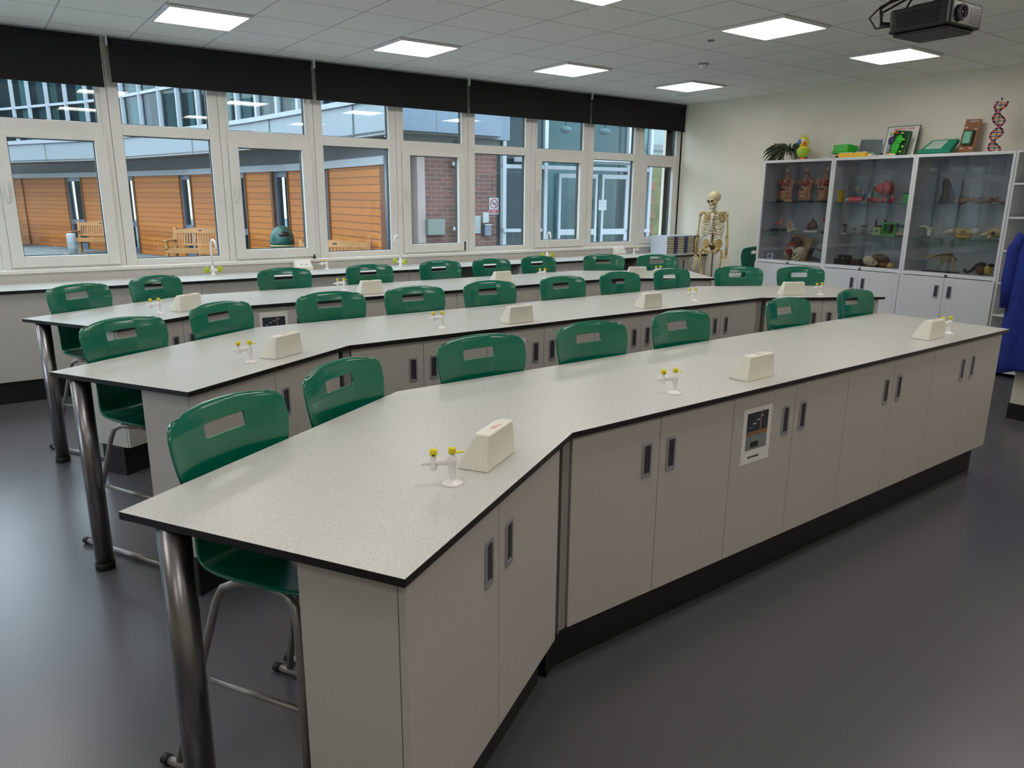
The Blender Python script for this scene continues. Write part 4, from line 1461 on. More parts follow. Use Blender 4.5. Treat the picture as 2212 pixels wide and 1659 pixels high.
# ------------------------------------------------------------------ on top of the cabinets
t = spot('potted_plant', 'dark green trailing plant in a white pot on the cabinet top', 'potted plant', 5.525, ST, 8.1)
MB().lathe([(0, 0), (.062, 0), (.078, .03), (.082, .07), (.070, .105), (.062, .115), (.055, .113), (.058, .10), (0, .098)], 'pot_white', seg=24).build('pot', t)
o = MB()
random.seed(11)
for q in range(84):
    a = random.uniform(0, 2 * PI) if q % 3 else random.uniform(2.4, 3.9)
    ln = random.uniform(.16, .33)
    rise = random.uniform(.5, 1.25)
    pts = [(random.uniform(-.03, .03), random.uniform(-.03, .03), .10)]
    for s in range(1, 7):
        u = s / 6
        ex = 1.0 if math.cos(a) < 0 else .62
        pts.append((ln * 1.12 * u * math.cos(a) * ex + random.uniform(-.008, .008), ln * u * math.sin(a) * .55 + random.uniform(-.008, .008), .10 + ln * (rise * u - 1.15 * u * u * (1.0 if math.cos(a) < 0 else .8))))
    rad = [.005, .010, .007, .011, .007, .010, .004]
    o.tube(pts, rad, 'leaf_dark', 6)
    if q % 2:
        b = Vector(pts[4])
        d = Vector((math.cos(a + 1), math.sin(a + 1), .4)) * .05
        o.tube([b, b + d * .5, b + d], [.004, .008, .003], 'leaf_dark', 6)
o.build('foliage', t)
t = spot('chick_toy', 'yellow round toy figure standing in a lime green half egg', 'toy', 5.325, ST, 8.05)
MB().lathe([(0, 0), (.034, 0), (.036, .012), (.026, .028), (.024, .034), (0, .034)], 'orange', seg=18).build('foot', t)
MB().lathe([(0, .03), (.035, .034), (.062, .06), (.076, .095), (.078, .125), (.072, .125), (0, .11)], 'lime', seg=24).build('shell', t)
o = MB()
o.ell((0, 0, .135), (.066, .06, .028), 'yellow_toy')
o.ell((0, 0, .205), (.062, .055, .062), 'yellow_toy')
o.ell((-.02, -.012, .262), (.012, .012, .022), 'yellow_toy')
o.tube([(.0, 0, .255), (.02, 0, .29), (.06, .0, .30)], .005, 'yellow_toy', 6)
o.build('body', t)
o = MB()
o.ell((-.026, -.046, .205), (.028, .014, .030), 'blue')
o.ell((.032, -.042, .185), (.024, .018, .022), 'orange')
o.ell((.018, -.040, .222), (.024, .016, .022), 'white_plastic')
o.build('face', t)
t = spot('plastic_tub', 'bright green plastic tub lying tilted on the cabinet top', 'tub', 4.83, ST, 8.08)
mb = MB()
Mg = Matrix.Rotation(R(-14), 4, 'Z') @ Matrix.Translation((0, 0, .035)) @ Matrix.Rotation(R(-8), 4, 'X')
mb.box(-.11, .11, -.07, .08, .03, .11, 'green_bright', Mg)
mb.build('tub_body', t, bevel=.008)
MB().box(-.118, .118, -.078, .088, .015, .032, 'green_bright', Mg).build('rim', t, bevel=.004)
blob('loose_parts', 'small white plastic bits scattered under the green tub', 'parts', 4.84, ST, [((-.08, -.03, .008), (.03, .02, .008), 'white_plastic'), ((-.02, -.04, .01), (.025, .015, .010), 'paper_grey'), ((.05, -.03, .012), (.03, .02, .012), 'dark_box'), ((-.12, -.02, .006), (.03, .02, .006), 'white_plastic')], 7.93)
for k, (y, rz, lab) in enumerate([(4.715, 12, 'shallow yellow box with white pieces, left of the pair on the cabinet top'), (4.55, -6, 'shallow yellow box with white pieces, right of the pair on the cabinet top')]):
    t = spot('yellow_tray', lab, 'box', y, ST, 7.95, rz, 'yellow boxes on the cabinet top')
    mb = MB()
    mb.box(-.08, .08, -.05, .05, 0, .006, 'yellow_box')
    mb.ring([(-.08, -.05), (.08, -.05), (.08, .05), (-.08, .05)], [(-.074, -.044), (.074, -.044), (.074, .044), (-.074, .044)], .006, .048, 'yellow_box')
    mb.build('tray', t)
    o = MB()
    for q in range(5):
        o.ell((-.055 + .027 * q, .01 * (q % 2), .045), (.02, .022, .016), 'white_plastic' if q % 2 else 'cartilage')
    o.build('contents', t)
t = spot('plastic_case', 'clear grey plastic case propped against the wall', 'case', 4.60, ST, 8.2)
Mt = Matrix.Rotation(R(-12), 4, 'X') @ Matrix.Rotation(R(3), 4, 'Y')
MB().box(-.15, .14, 0, .045, .0, .21, 'tray_shell', Mt).build('back', t, bevel=.012)
MB().box(-.145, .135, -.02, 0, .005, .205, 'clear_plastic', Mt).build('cover', t, bevel=.008)
t = spot('wall_chart', 'white printed chart in a dark frame leaning on the back wall', 'chart', 4.28, ST, 8.2)
Mt = Matrix.Rotation(R(-12), 4, 'X')
MB().box(-.175, .17, 0, .008, 0, .33, 'green_dark', Mt).build('frame', t)
o = MB()
o.box(-.168, .163, -.002, 0, .007, .323, 'paper', Mt)
o.box(-.14, -.05, -.003, -.002, .235, .272, 'paper_grey', Mt)
o.box(-.14, -.05, -.003, -.002, .03, .20, 'paper_grey', Mt)
o.box(-.045, .0, -.003, -.002, .20, .26, 'alu_blue', Mt)
for q in range(12):
    if q == 7:
        continue
    o.box(-.11 + q * .019, -.098 + q * .019, -.003, -.002, .292, .310, 'print_red', Mt)
o.build('print', t)
t = spot('cell_model', 'dark green rectangular plant cell model with a bright green blob', 'biological model', 4.245, ST, 8.07)
Mt = Matrix.Rotation(R(-8), 4, 'X') @ Matrix.Rotation(R(6), 4, 'Y')
MB().box(-.085, .10, 0, .045, .01, .27, 'green_dark', Mt).build('case', t, bevel=.014)
o = MB()
o.ell((.0, -.006, .10), (.045, .022, .09), 'green_bright', Mt)
o.ell((.03, -.006, .17), (.04, .022, .05), 'green_bright', Mt)
o.build('vacuole', t)
o = MB()
o.ell((-.052, -.004, .165), (.034, .02, .045), 'purple', Mt)
o.build('nucleus', t)
o = MB()
for (x, z, m_) in ((-.05, .235, 'lime'), (.0, .24, 'orange_red'), (.055, .235, 'lime'), (.075, .17, 'lime'), (.072, .10, 'lime'), (-.045, .045, 'coral'), (.05, .05, 'lime'), (-.02, .245, 'orange')):
    o.ell((x, -.004, z), (.016, .010, .011), m_, Mt)
o.build('organelles', t)
blob('loose_parts', 'white and silver plastic pieces in front of the printed chart', 'parts', 4.33, ST, [((-.12, 0, .016), (.035, .02, .016), 'white_plastic'), ((-.07, 0, .012), (.025, .02, .012), 'cartilage'), ((.02, -.02, .008), (.05, .02, .008), 'white_plastic'), ((.11, 0, .014), (.05, .025, .014), 'bone_pale'), ((-.10, .01, .034), (.02, .02, .014), 'mint'), ((.0, .01, .02), (.014, .014, .018), 'dark_box')], 7.95)
t = spot('teal_tray', 'teal plastic tray with a white printed label, tilted on the cabinet top', 'tray', 3.85, ST, 8.1)
Mt = Matrix.Rotation(R(-38), 4, 'X')
pr = [(-.17, 0), (.15, 0), (.165, .20), (-.10, .20)]
MB().prism(pr, 0, .045, 'teal', M=Matrix.Rotation(R(40), 4, 'X')).build('tray_body', t, bevel=.012)
o = MB()
for q in range(6):
    o.box(-.11 + .006 * q, .05 + .004 * q, .05 + .022 * q, .062 + .022 * q, .045, .0462, 'paper', Matrix.Rotation(R(40), 4, 'X'))
o.build('printed_label', t)
t = spot('cardboard_panel', 'tall brown card panel with white strips leaning on the wall', 'panel', 3.605, ST, 8.2)
Mt = Matrix.Rotation(R(-10), 4, 'X') @ Matrix.Rotation(R(3), 4, 'Y')
MB().box(-.075, .075, 0, .008, 0, .345, 'cardboard', Mt).build('board', t)
o = MB()
o.box(-.035, .045, -.002, 0, .318, .332, 'paper_grey', Mt)
o.box(-.05, -.02, -.002, 0, .262, .270, 'paper', Mt @ Matrix.Rotation(R(-4), 4, 'Y'))
o.box(.025, .055, -.002, 0, .245, .253, 'paper', Mt)
o.box(-.06, -.03, -.002, 0, .055, .064, 'paper', Mt)
o.box(.02, .05, -.002, 0, .06, .068, 'paper', Mt)
o.box(-.03, .01, -.002, 0, .010, .020, 'paper', Mt)
o.build('paper_strips', t)
p = MB()
p.box(-.055, .045, -.035, -.002, .09, .235, 'green_dark', Mt)
pd = p.build('dial_box', t, bevel=.010)
MB().box(-.042, .025, -.037, -.0351, .105, .215, 'mint', Mt).build('dial_face', pd, bevel=.0)
t = spot('dna_model', 'tall pink and orange double helix model on the cabinet top', 'biological model', 3.30, ST, 8.1)
MB().lathe([(0, 0), (.05, 0), (.05, .008), (.008, .012), (0, .012)], 'clear_plastic', seg=20).build('base', t)
for ph, m_ in ((0, 'pink'), (PI * .78, 'orange_red')):
    pts = [(.05 * math.cos(ph + z * 24), .05 * math.sin(ph + z * 24), .012 + z) for z in [q * .455 / 80 for q in range(81)]]
    o = MB().tube(pts, .006, m_, 6)
    for q in range(0, 81, 3):
        o.ell(pts[q], .011, 'pink' if q % 2 else 'purple', seg=7, rings=5)
    o.build('strand', t)
o = MB()
for q in range(0, 26):
    z = q * .0175
    a, b = z * 24, PI * .78 + z * 24
    A_, B_ = Vector((.05 * math.cos(a), .05 * math.sin(a), .012 + z)), Vector((.05 * math.cos(b), .05 * math.sin(b), .012 + z))
    o.tube([A_, (A_ + B_) / 2], .0045, 'yellow_box' if q % 2 else 'green_dark', 6)
    o.tube([(A_ + B_) / 2, B_], .0045, 'orange' if q % 2 else 'ink', 6)
o.tube([(0, 0, .012), (0, 0, .49)], .0025, 'dark_box', 6)
o.ell((0, 0, .49), .009, 'ink', seg=8, rings=6)
o.build('rungs', t)

# ------------------------------------------------------------------ skeleton model on a stand
SK = .88
Z0 = .235
t = thing('skeleton_model', 'cream life-size human skeleton model standing in the corner by the windows', 'skeleton model', (7.56, 6.165, 0), R(-62))
Ms = Matrix.Translation((0, 0, Z0)) @ Matrix.Diagonal((SK, SK, SK, 1))
class SB(MB):
    def fin(s, name, par, Mx=None):
        bmesh.ops.transform(s.bm, matrix=Ms @ (Mx or Matrix()), verts=s.bm.verts[:])
        return s.build(name, par)
Hd = Matrix.Translation((0, 0, 1.47)) @ Matrix.Rotation(R(-30), 4, 'Z') @ Matrix.Rotation(R(4), 4, 'X') @ Matrix.Translation((0, 0, -1.47))
o = SB()
o.ell((0, .005, 1.628), (.078, .096, .082), 'bone_pale', seg=24, rings=14)
o.ell((0, -.052, 1.575), (.056, .040, .05), 'bone_pale', seg=18)
for s in (-1, 1):
    o.tube([(s * .066, -.0, 1.565), (s * .064, -.04, 1.562), (s * .045, -.078, 1.555)], [.008, .009, .013], 'bone', 8)
    o.ell((s * .03, -.082, 1.598), (.026, .014, .010), 'bone_pale')
o.ell((0, -.088, 1.572), (.009, .012, .02), 'bone_pale')
o.ell((0, -.076, 1.535), (.032, .024, .022), 'bone_pale')
sk = o.fin('skull', t, Hd)
o = SB()
for s in (-1, 1):
    o.ell((s * .031, -.088, 1.578), (.020, .012, .016), 'brown_dark')
o.ell((0, -.096, 1.556), (.010, .008, .014), 'brown_dark')
o.fin('sockets', sk, Hd)
o = SB()
o.tube([(-.058, -.01, 1.55), (-.056, -.025, 1.505), (-.036, -.070, 1.488), (0, -.090, 1.484), (.036, -.070, 1.488), (.056, -.025, 1.505), (.058, -.01, 1.55)], [.009, .013, .014, .016, .014, .013, .009], 'bone_pale', 10)
o.tube([(-.03, -.076, 1.508), (0, -.092, 1.508), (.03, -.076, 1.508)], .007, 'cartilage', 8)
o.fin('jaw', t, Hd)
o = SB()
def spine(z):
    u = (z - .95) / .55
    return .055 * math.sin(u * PI * 1.35 - .3) + .01
zs = .965
k = 0
while zs < 1.54:
    h = .030 - .012 * (zs - .95) / .6
    r = .026 - .010 * (zs - .95) / .6
    o.ell((0, spine(zs), zs), (r, r * .85, h * .55), 'bone' if k % 2 else 'bone_pale', seg=10, rings=6)
    o.tube([(0, spine(zs) + r * .6, zs), (0, spine(zs) + r + .028, zs - .014)], [.007, .004], 'bone_brown', 6)
    for s in (-1, 1):
        o.tube([(s * r * .5, spine(zs) + r * .5, zs), (s * (r + .018), spine(zs) + r * .8, zs)], [.006, .004], 'bone_brown', 6)
    zs += h
    k += 1
o.tube([(0, spine(.95), .95), (0, spine(1.25), 1.25), (0, spine(1.53), 1.53)], .012, 'bone_brown', 8)
o.fin('spine', t)
o = SB()
W = [.075, .100, .118, .128, .134, .137, .138, .136, .130, .120]
for q in range(10):
    zb = 1.425 - .034 * q
    zf = zb - .055 - .006 * q
    wv = W[q]
    df = -.095 - .010 * math.sin(q / 9 * PI)
    for s in (-1, 1):
        pts = []
        for i in range(11):
            u = i / 10
            a = PI * (.5 - u)
            x = s * (wv * math.cos(a) ** .8 if math.cos(a) > 0 else 0) + s * .016
            yb = spine(zb) + .01
            y = (yb + df) / 2 + (yb - df) / 2 * math.sin(a)
            if q > 6:
                stop = 10 - (q - 6)
                if i > stop:
                    continue
            pts.append((x, y, zb + (zf - zb) * u ** 1.1))
        o.tube(pts, [.0065] * (len(pts) - 1) + [.005], 'bone' if q % 2 else 'bone_pale', 7)
    if 6 < q < 9:
        for s in (-1, 1):
            o.tube([(s * .085, -.085, zf + .012), (s * .05, -.098, zf + .05), (s * .02, -.10, 1.19)], .006, 'cartilage', 6)
o.fin('rib_cage', t)
o = SB()
loft(o, [(1.175, .006, .005, 0, -.1), (1.20, .014, .007, 0, -.102), (1.26, .015, .007, 0, -.104), (1.33, .014, .007, 0, -.1), (1.355, .026, .009, 0, -.094), (1.39, .030, .009, 0, -.085), (1.40, .02, .007, 0, -.08)], 'cartilage', 14)
o.fin('sternum', t)
for s in (-1, 1):
    o = SB()
    o.tube([(s * .02, -.082, 1.40), (s * .07, -.075, 1.412), (s * .12, -.035, 1.42), (s * .165, -.0, 1.415)], [.009, .007, .007, .009], 'bone', 8)
    o.fin('collar_bone', t)
    o = SB()
    o.ell((s * .105, .082, 1.34), (.048, .008, .075), 'bone', Matrix.Rotation(R(s * -16), 4, 'Y'))
    o.tube([(s * .07, .095, 1.365), (s * .13, .07, 1.395), (s * .172, .02, 1.412)], [.006, .009, .012], 'bone', 8)
    o.fin('shoulder_blade', t)
    a = SB()
    sx_ = .185
    a.ell((s * sx_, .0, 1.385), (.024, .024, .026), 'bone')
    a.tube([(s * sx_, 0, 1.39), (s * (sx_ + .006), .006, 1.33), (s * (sx_ + .018), .012, 1.2), (s * (sx_ + .022), .012, 1.11), (s * (sx_ + .022), .010, 1.075)], [.02, .013, .0105, .014, .024], 'bone', 10)
    a.tube([(s * (sx_ + .012), .018, 1.085), (s * (sx_ + .02), .01, .98), (s * (sx_ + .018), -.01, .825)], [.016, .009, .009], 'bone', 8)
    a.tube([(s * (sx_ + .036), .0, 1.06), (s * (sx_ + .044), -.005, .98), (s * (sx_ + .036), -.02, .822)], [.011, .008, .013], 'bone', 8)
    arm = a.fin('arm', t)
    h = SB()
    hx, hy = s * (sx_ + .028), -.016
    h.ell((hx, hy, .803), (.024, .013, .018), 'bone')
    for q in range(5):
        dx = (q - 2) * .014
        if q == (0 if s == 1 else 4):
            pass
        ln = (.150, .170, .178, .165, .140)[q]
        th = (q == 0)
        x1 = hx + dx * (1.9 if q in (0, 4) else 1.5)
        y1 = hy - .012 - .01 * (2 - abs(q - 2)) - (.03 if th else 0)
        if th:
            h.tube([(hx + dx * .8, hy - .008, .79), (hx + dx * 1.9, hy - .032, .755), (hx + dx * 2.4, hy - .042, .722), (hx + dx * 2.4, hy - .046, .700)], [.006, .0055, .005, .003], 'bone_pale', 7)
        else:
            h.tube([(hx + dx * .8, hy, .79), (x1, hy - .008, .725), (x1 + dx * .1, y1 - .012, .725 - (ln - .09) * .55), (x1 + dx * .1, y1 - .018, .725 - (ln - .09) - .03), (x1, y1 - .012, .725 - (ln - .09) - .052)], [.006, .0068, .0052, .0055, .003], 'bone_pale', 7)
    h.fin('hand', arm)
o = SB()
for s in (-1, 1):
    o.ell((s * .088, .03, .975), (.062, .018, .072), 'bone', Matrix.Rotation(R(s * 34), 4, 'Z') @ Matrix.Rotation(R(s * 18), 4, 'Y'))
    o.ell((s * .098, -.01, .905), (.03, .03, .03), 'bone')
    o.tube([(s * .095, -.015, .90), (s * .06, -.055, .885), (s * .012, -.072, .868)], [.018, .013, .012], 'bone', 8)
    o.tube([(s * .095, .01, .89), (s * .075, .0, .845), (s * .045, -.045, .835), (s * .014, -.07, .858)], [.016, .016, .011, .010], 'bone', 8)
    o.tube([(s * .10, .05, .94), (s * .06, .075, .945), (0, .075, .94)], [.02, .018, .02], 'bone', 8)
loft(o, [(.84, .008, .006, 0, .072), (.87, .02, .012, 0, .085), (.92, .042, .022, 0, .082), (.965, .052, .026, 0, .055)], 'bone_brown', 14)
o.fin('pelvis', t)
for s in (-1, 1):
    l = SB()
    l.ell((s * .105, -.012, .905), (.024, .024, .024), 'bone')
    l.tube([(s * .105, -.012, .905), (s * .148, .0, .872), (s * .150, .002, .83), (s * .135, .0, .66), (s * .112, .0, .51), (s * .106, .0, .475)], [.015, .02, .019, .0145, .02, .036], 'bone', 10)
    l.ell((s * .105, -.036, .472), (.02, .010, .022), 'bone')
    l.tube([(s * .104, .0, .455), (s * .102, -.002, .40), (s * .098, .006, .20), (s * .094, .01, .085)], [.034, .018, .012, .020], 'bone', 10)
    l.tube([(s * .138, .012, .43), (s * .134, .016, .25), (s * .118, .016, .075)], [.010, .007, .011], 'bone', 8)
    leg = l.fin('leg', t)
    fo = SB()
    fo.ell((s * .098, .04, .035), (.024, .038, .024), 'bone')
    fo.ell((s * .10, -.01, .05), (.028, .04, .02), 'bone')
    for q in range(5):
        dx = (q - 2) * .016
        fo.tube([(s * .10 + dx * .6, -.03, .045), (s * .102 + dx, -.09, .024), (s * .104 + dx * 1.15, -.135 - .006 * (2 - abs(q - 2)), .012)], [.009, .007, .006], 'bone', 7)
    fo.fin('foot', leg)
o = MB()
o.tube([(0, .09, .05), (0, .115, .60), (0, .125, 1.05), (0, .10, 1.10), (0, .06, 1.09)], .011, 'steel', 10)
o.build('pole', t)
b = MB()
for q in range(5):
    a = R(90 + 72 * q)
    b.tube([(0, .09, .075), (.17 * math.cos(a), .06 + .16 * math.sin(a), .058)], [.018, .012], 'black_plastic', 8)
    b.ell((.17 * math.cos(a), .06 + .16 * math.sin(a), .028), (.02, .02, .028), 'black_rubber', seg=10, rings=6)
b.build('wheeled_base', t)

# ------------------------------------------------------------------ projector, detector, small ceiling fittings
PJ = (4.5, 2.24, 2.60)
t = thing('projector', 'black ceiling-mounted projector with hanging cables', 'projector', PJ, R(-4))
mb = MB()
mb.prism(rrect(-.165, .165, -.175, .175, .03), -.06, .06, 'black_plastic')
mb.prism(rrect(-.145, .145, -.15, .16, .03), -.078, -.06, 'black_plastic')
mb.build('body', t, bevel=.008)
l = MB()
Mh = Matrix.Rotation(R(90), 4, 'X')
l.lathe([(.026, 0), (.040, 0), (.042, .018), (.036, .026), (.030, .014), (.026, .01)], 'recess_dark', (-.07, -.172, .0), 22, M=Mh)
l.lathe([(0, .004), (.03, .004), (.026, .012), (0, .017)], 'black_gloss', (-.07, -.172, .0), 22, M=Mh)
l.build('lens', t)
v = MB()
for q in range(7):
    v.box(.03, .13, -.177, -.174, -.04 + q * .012, -.036 + q * .012, 'recess_dark')
v.build('vent_grille', t)
MB().box(.07, .09, -.1775, -.174, .048, .054, 'paper_grey').build('badge', t)
v = MB()
for q in range(7):
    v.box(-.168, -.1645, -.12, .12, -.04 + q * .012, -.036 + q * .012, 'black_gloss')
v.build('vent_grille', t)
m_ = MB()
m_.prism(rrect(-.10, .10, -.09, .09, .02), .068, .080, 'black_plastic')
for a, b in ((-.09, -.08), (.09, -.08), (-.09, .08), (.09, .08)):
    m_.tube([(a, b, .055), (a * .9, b * .9, .074)], .008, 'black_plastic', 8)
m_.tube([(0, 0, .078), (0, 0, .15)], .018, 'black_plastic', 12)
m_.ell((0, 0, .155), (.035, .035, .03), 'black_plastic')
m_.tube([(0, 0, .155), (0, 0, CEIL - PJ[2] - .002)], .022, 'black_plastic', 14)
m_.lathe([(0, CEIL - PJ[2] - .012), (.075, CEIL - PJ[2] - .012), (.075, CEIL - PJ[2] - .001), (0, CEIL - PJ[2] - .001)], 'black_plastic', seg=20)
m_.build('mount', t)
for pts, r in (([(-.06, .17, .0), (-.09, .26, .02), (-.10, .27, .10), (-.05, .16, .17), (0, .05, .26), (.01, .03, .30)], .010),
               ([(-.10, .17, .0), (-.13, .24, .0), (-.12, .24, .07), (-.06, .14, .13), (0, .03, .24), (.02, -.01, .30)], .007),
               ([(-.15, .15, -.02), (-.17, .24, -.02), (-.18, .28, .04), (-.14, .24, .10), (-.08, .10, .14), (.0, .03, .20)], .005),
               ([(.02, .175, -.01), (.0, .22, .03), (-.04, .13, .12), (-.01, .04, .22)], .006)):
    MB().tube(pts, r, 'black_rubber', 8).build('cable', t)
t = thing('smoke_detector', 'white domed smoke detector on the ceiling tiles', 'smoke detector', (6.02, 5.17, CEIL))
MB().lathe([(0, -.012), (.052, -.012), (.052, 0), (0, 0)], 'photo_grey', seg=24).build('base', t)
MB().lathe([(0, -.052), (.025, -.05), (.04, -.036), (.046, -.014), (.046, -.012), (0, -.012)], 'white_plastic', seg=24).build('dome', t)
o = MB().lathe([(0, -.012), (.026, -.010), (.03, 0), (0, 0)], 'photo_grey', seg=18).build('ceiling_sensor')
o.location = (5.21, 4.41, CEIL)
tag(o, 'tiny grey round sensor on the ceiling, above the smoke detector in view', 'sensor')
o = MB().lathe([(0, -.006), (.085, -.006), (.1, -.001), (.1, 0), (0, 0)], 'light_frame', seg=28).build('ceiling_vent')
o.location = (7.55, 6.75, CEIL)
tag(o, 'pale round ceiling vent close to the corner by the last blind', 'vent')

# ------------------------------------------------------------------ coats on the end of the wall
def coat(x, y, ztop, zbot, hw, hd, m, ph, label):
    t = thing('lab_coat', label, 'coat', (x, y, zbot), 0, 'coats hanging at the wall end')
    mb = MB()
    seg, nz = 44, 22
    rings = []
    for i in range(nz + 1):
        u = i / nz
        ring = []
        sh = (.42 + .58 * min(1, (1 - u) / .22)) if u > .78 else 1.0
        for q in range(seg):
            a = 2 * PI * q / seg
            fold = 1 + (.17 * math.sin(a * 5 + ph + u * 1.4) + .09 * math.sin(a * 9 + ph * 2 - u)) * (1 - .65 * u)
            zz_ = (ztop - zbot) * u + (.022 * math.sin(a * 2 + ph) if i == 0 else 0)
            ring.append(mb.bm.verts.new((hd * math.cos(a) * fold * sh * (.85 + .15 * (1 - u)), hw * math.sin(a) * (1 + (fold - 1) * .5) * sh * (.84 + .22 * (1 - u)), zz_)))
        rings.append(ring)
    k = mb.mi(m)
    for a, b in zip(rings, rings[1:]):
        for q in range(seg):
            f = mb.bm.faces.new([a[q], a[(q + 1) % seg], b[(q + 1) % seg], b[q]])
            f.smooth = True
            f.material_index = k
    mb.bm.faces.new(rings[-1]).material_index = k
    mb.bm.faces.new(rings[0][::-1]).material_index = k
    mb.build('body', t)
    s = MB()
    L = ztop - zbot
    s.tube([(-.02, hw * .75, L * .90), (-.035, hw * 1.02, L * .80), (-.03, hw * 1.04, L * .60), (-.02, hw * .98, L * .42)], [.03, .042, .045, .04], m, 14)
    s.build('sleeve', t)
    return t
coat(6.255, 2.165, 1.52, .385, .125, .085, 'coat_blue', .4, 'dark blue lab coat hanging at the wall end, lower-hemmed and nearer the shelf unit')
coat(6.25, 1.88, 1.55, .46, .105, .085, 'coat_blue', 2.1, 'dark blue lab coat hanging behind the other one, mostly cut off by the picture edge')
for k, y in enumerate((2.12, 1.88)):
    o = MB()
    o.tube([(6.358, y, 1.58), (6.30, y, 1.57), (6.275, y, 1.56), (6.265, y, 1.515)], .006, 'steel', 8)
    o.tube([(6.359, y, 1.58), (6.352, y, 1.58)], .018, 'steel', 12)
    ob = o.build('coat_hook', off=(6.358, y, 1.58))
    ob.location = (6.358, y, 1.58)
    tag(ob, 'steel coat hook out of view above the hanging blue coats', 'hook', 'coat hooks')

# ------------------------------------------------------------------ courtyard outside
GZ = -.05
struct('ground', MB().box(-25, 40, YW + .3, 60, GZ - .2, GZ, 'paving'))
bl = thing('timber_building', 'long timber-clad school block with white fascia across the courtyard', 'building', (5, 20, GZ))
FP = [(1.36, 31.63, 'w'), (1.68, 30.82, 'w'), (2.68, 28.36, 'g'), (3.05, 27.32, 'w'), (3.85, 25.06, 'g'), (4.07, 24.43, 'w'), (4.77, 22.06, 'g'), (4.94, 21.39, 'w'), (5.36, 18.82, 'g'), (5.45, 18.31, 'w'), (5.65, 17.15, 'b'), (5.67, 17.07, 'g'), (5.79, 16.37, 'w'), (5.93, 14.77, 'g'), (5.92, 14.41, 'w'), (5.86, 11.99, 'b'), (5.85, 11.76, None)]
FP = [(-1.2, 36.5, 'w')] + FP
bo = (5, 20, GZ)
TT = 2.17
for (a, b, kd), (c, d, _) in zip(FP, FP[1:]):
    v = Vector((c - a, d - b, 0))
    L = v.length
    Mx = Matrix.Translation((a, b, 0)) @ Matrix.Rotation(math.atan2(v.y, v.x), 4, 'Z')
    mb = MB()
    if kd == 'w':
        mb.box(0, L, 0, .25, GZ, TT, 'timber_clad', Mx)
        mb.build('timber_panel', bl, off=bo)
        e = MB().box(-.04, .0, -.03, .25, GZ, TT, 'timber_brown', Mx)
        e.build('edge_board', bl, off=bo)
    elif kd == 'b':
        mb.box(0, L, -.02, .25, GZ, TT, 'timber_brown', Mx)
        mb.build('edge_board', bl, off=bo)
    else:
        for q in ((0, .09, GZ, TT), (L - .09, L, GZ, TT), (.09, L - .09, TT - .12, TT), (.09, L - .09, .72, .86), (.09, L - .09, GZ, .12)):
            mb.box(q[0], q[1], .05, .16, q[2], q[3], 'alu_blue', Mx)
        fr_ = mb.build('window_frame', bl, off=bo)
        p = MB()
        p.box(.09, L - .09, .10, .11, .12, TT - .12, 'facade_glass', Mx)
        p.build('pane', fr_, off=bo)
        p = MB()
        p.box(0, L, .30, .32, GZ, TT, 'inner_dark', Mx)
        p.box(L * .35, L * .62, .26, .28, .1, TT - .1, 'curtain', Mx)
        p.build('curtain', fr_, off=bo)
def ribbon(pts, y0, y1, z0, z1, m, name, par, off):
    mb = MB()
    for (a, b), (c, d) in zip(pts, pts[1:]):
        v = Vector((c - a, d - b, 0))
        Mx = Matrix.Translation((a, b, 0)) @ Matrix.Rotation(math.atan2(v.y, v.x), 4, 'Z')
        mb.box(-.03, v.length + .03, y0, y1, z0, z1, m, Mx)
    return mb.build(name, par, off=off)
FL = [(a, b) for a, b, _ in FP]
ribbon(FL, -.06, .2, TT, 2.31, 'alu_white', 'eaves_beam', bl, bo)
ribbon(FL, .02, .2, 2.31, 2.62, 'clad_grey', 'upper_wall', bl, bo)
FA = [(-2.4, 36.5), (-.2, 31.6), (1.35, 28.25), (3.15, 24.4), (3.65, 22.65), (4.65, 18.3), (5.0, 16.1), (5.38, 12.2), (5.42, 10.9)]
mb = MB()
FS = FA + [(5.85, 11.76), (5.93, 14.8), (5.65, 17.15), (5.36, 18.82), (4.94, 21.39), (4.07, 24.43), (2.68, 28.36), (-1.2, 36.5)]
mb.prism(FS, 2.60, 2.64, 'soffit_grey')
mb.build('soffit', bl, off=bo)
fa = ribbon(FA, 0, .12, 2.58, 3.10, 'clad_white', 'fascia', bl, bo)
ribbon(FA, -.05, .25, 3.10, 3.17, 'alu_white', 'fascia_cap', bl, bo)
j_ = MB()
ML = [(-.9, 33.1), (1.37, 28.22), (1.73, 27.44), (2.13, 26.58), (2.52, 25.75), (2.93, 24.88), (3.27, 23.97), (3.55, 22.99), (3.8, 21.98), (4.05, 20.9), (4.27, 19.96), (4.49, 19.0), (4.68, 18.08), (4.84, 17.11), (4.98, 16.23), (5.08, 15.25), (5.17, 14.34), (5.25, 13.49), (5.33, 12.71), (5.38, 11.96)]
for a, b in ML[3::4]:
    d = Vector((a, b, 0))
    j_.box(a - .012, a + .012, b - .012, b + .012, 2.59, 3.10, 'clad_grey')
j_.build('fascia_joint', bl, off=bo)
def push(p, d):
    return (p[0] + d * .92, p[1] + d * .38)
gl_ = [push(p, .25) for p in ML]
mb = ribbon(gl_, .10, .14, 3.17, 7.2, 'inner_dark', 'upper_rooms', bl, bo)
cu = MB()
random.seed(5)
for i, ((a, b), (c, d)) in enumerate(zip(gl_, gl_[1:])):
    v = Vector((c - a, d - b, 0))
    Mx = Matrix.Translation((a, b, 0)) @ Matrix.Rotation(math.atan2(v.y, v.x), 4, 'Z')
    s0 = random.uniform(.1, .5) * v.length
    cu.box(s0, s0 + v.length * random.uniform(.2, .5), .06, .09, 3.2, 7.1, ('curtain', 'inner_pale', 'clad_grey')[i % 3], Mx)
cu.build('curtain', bl, off=bo)
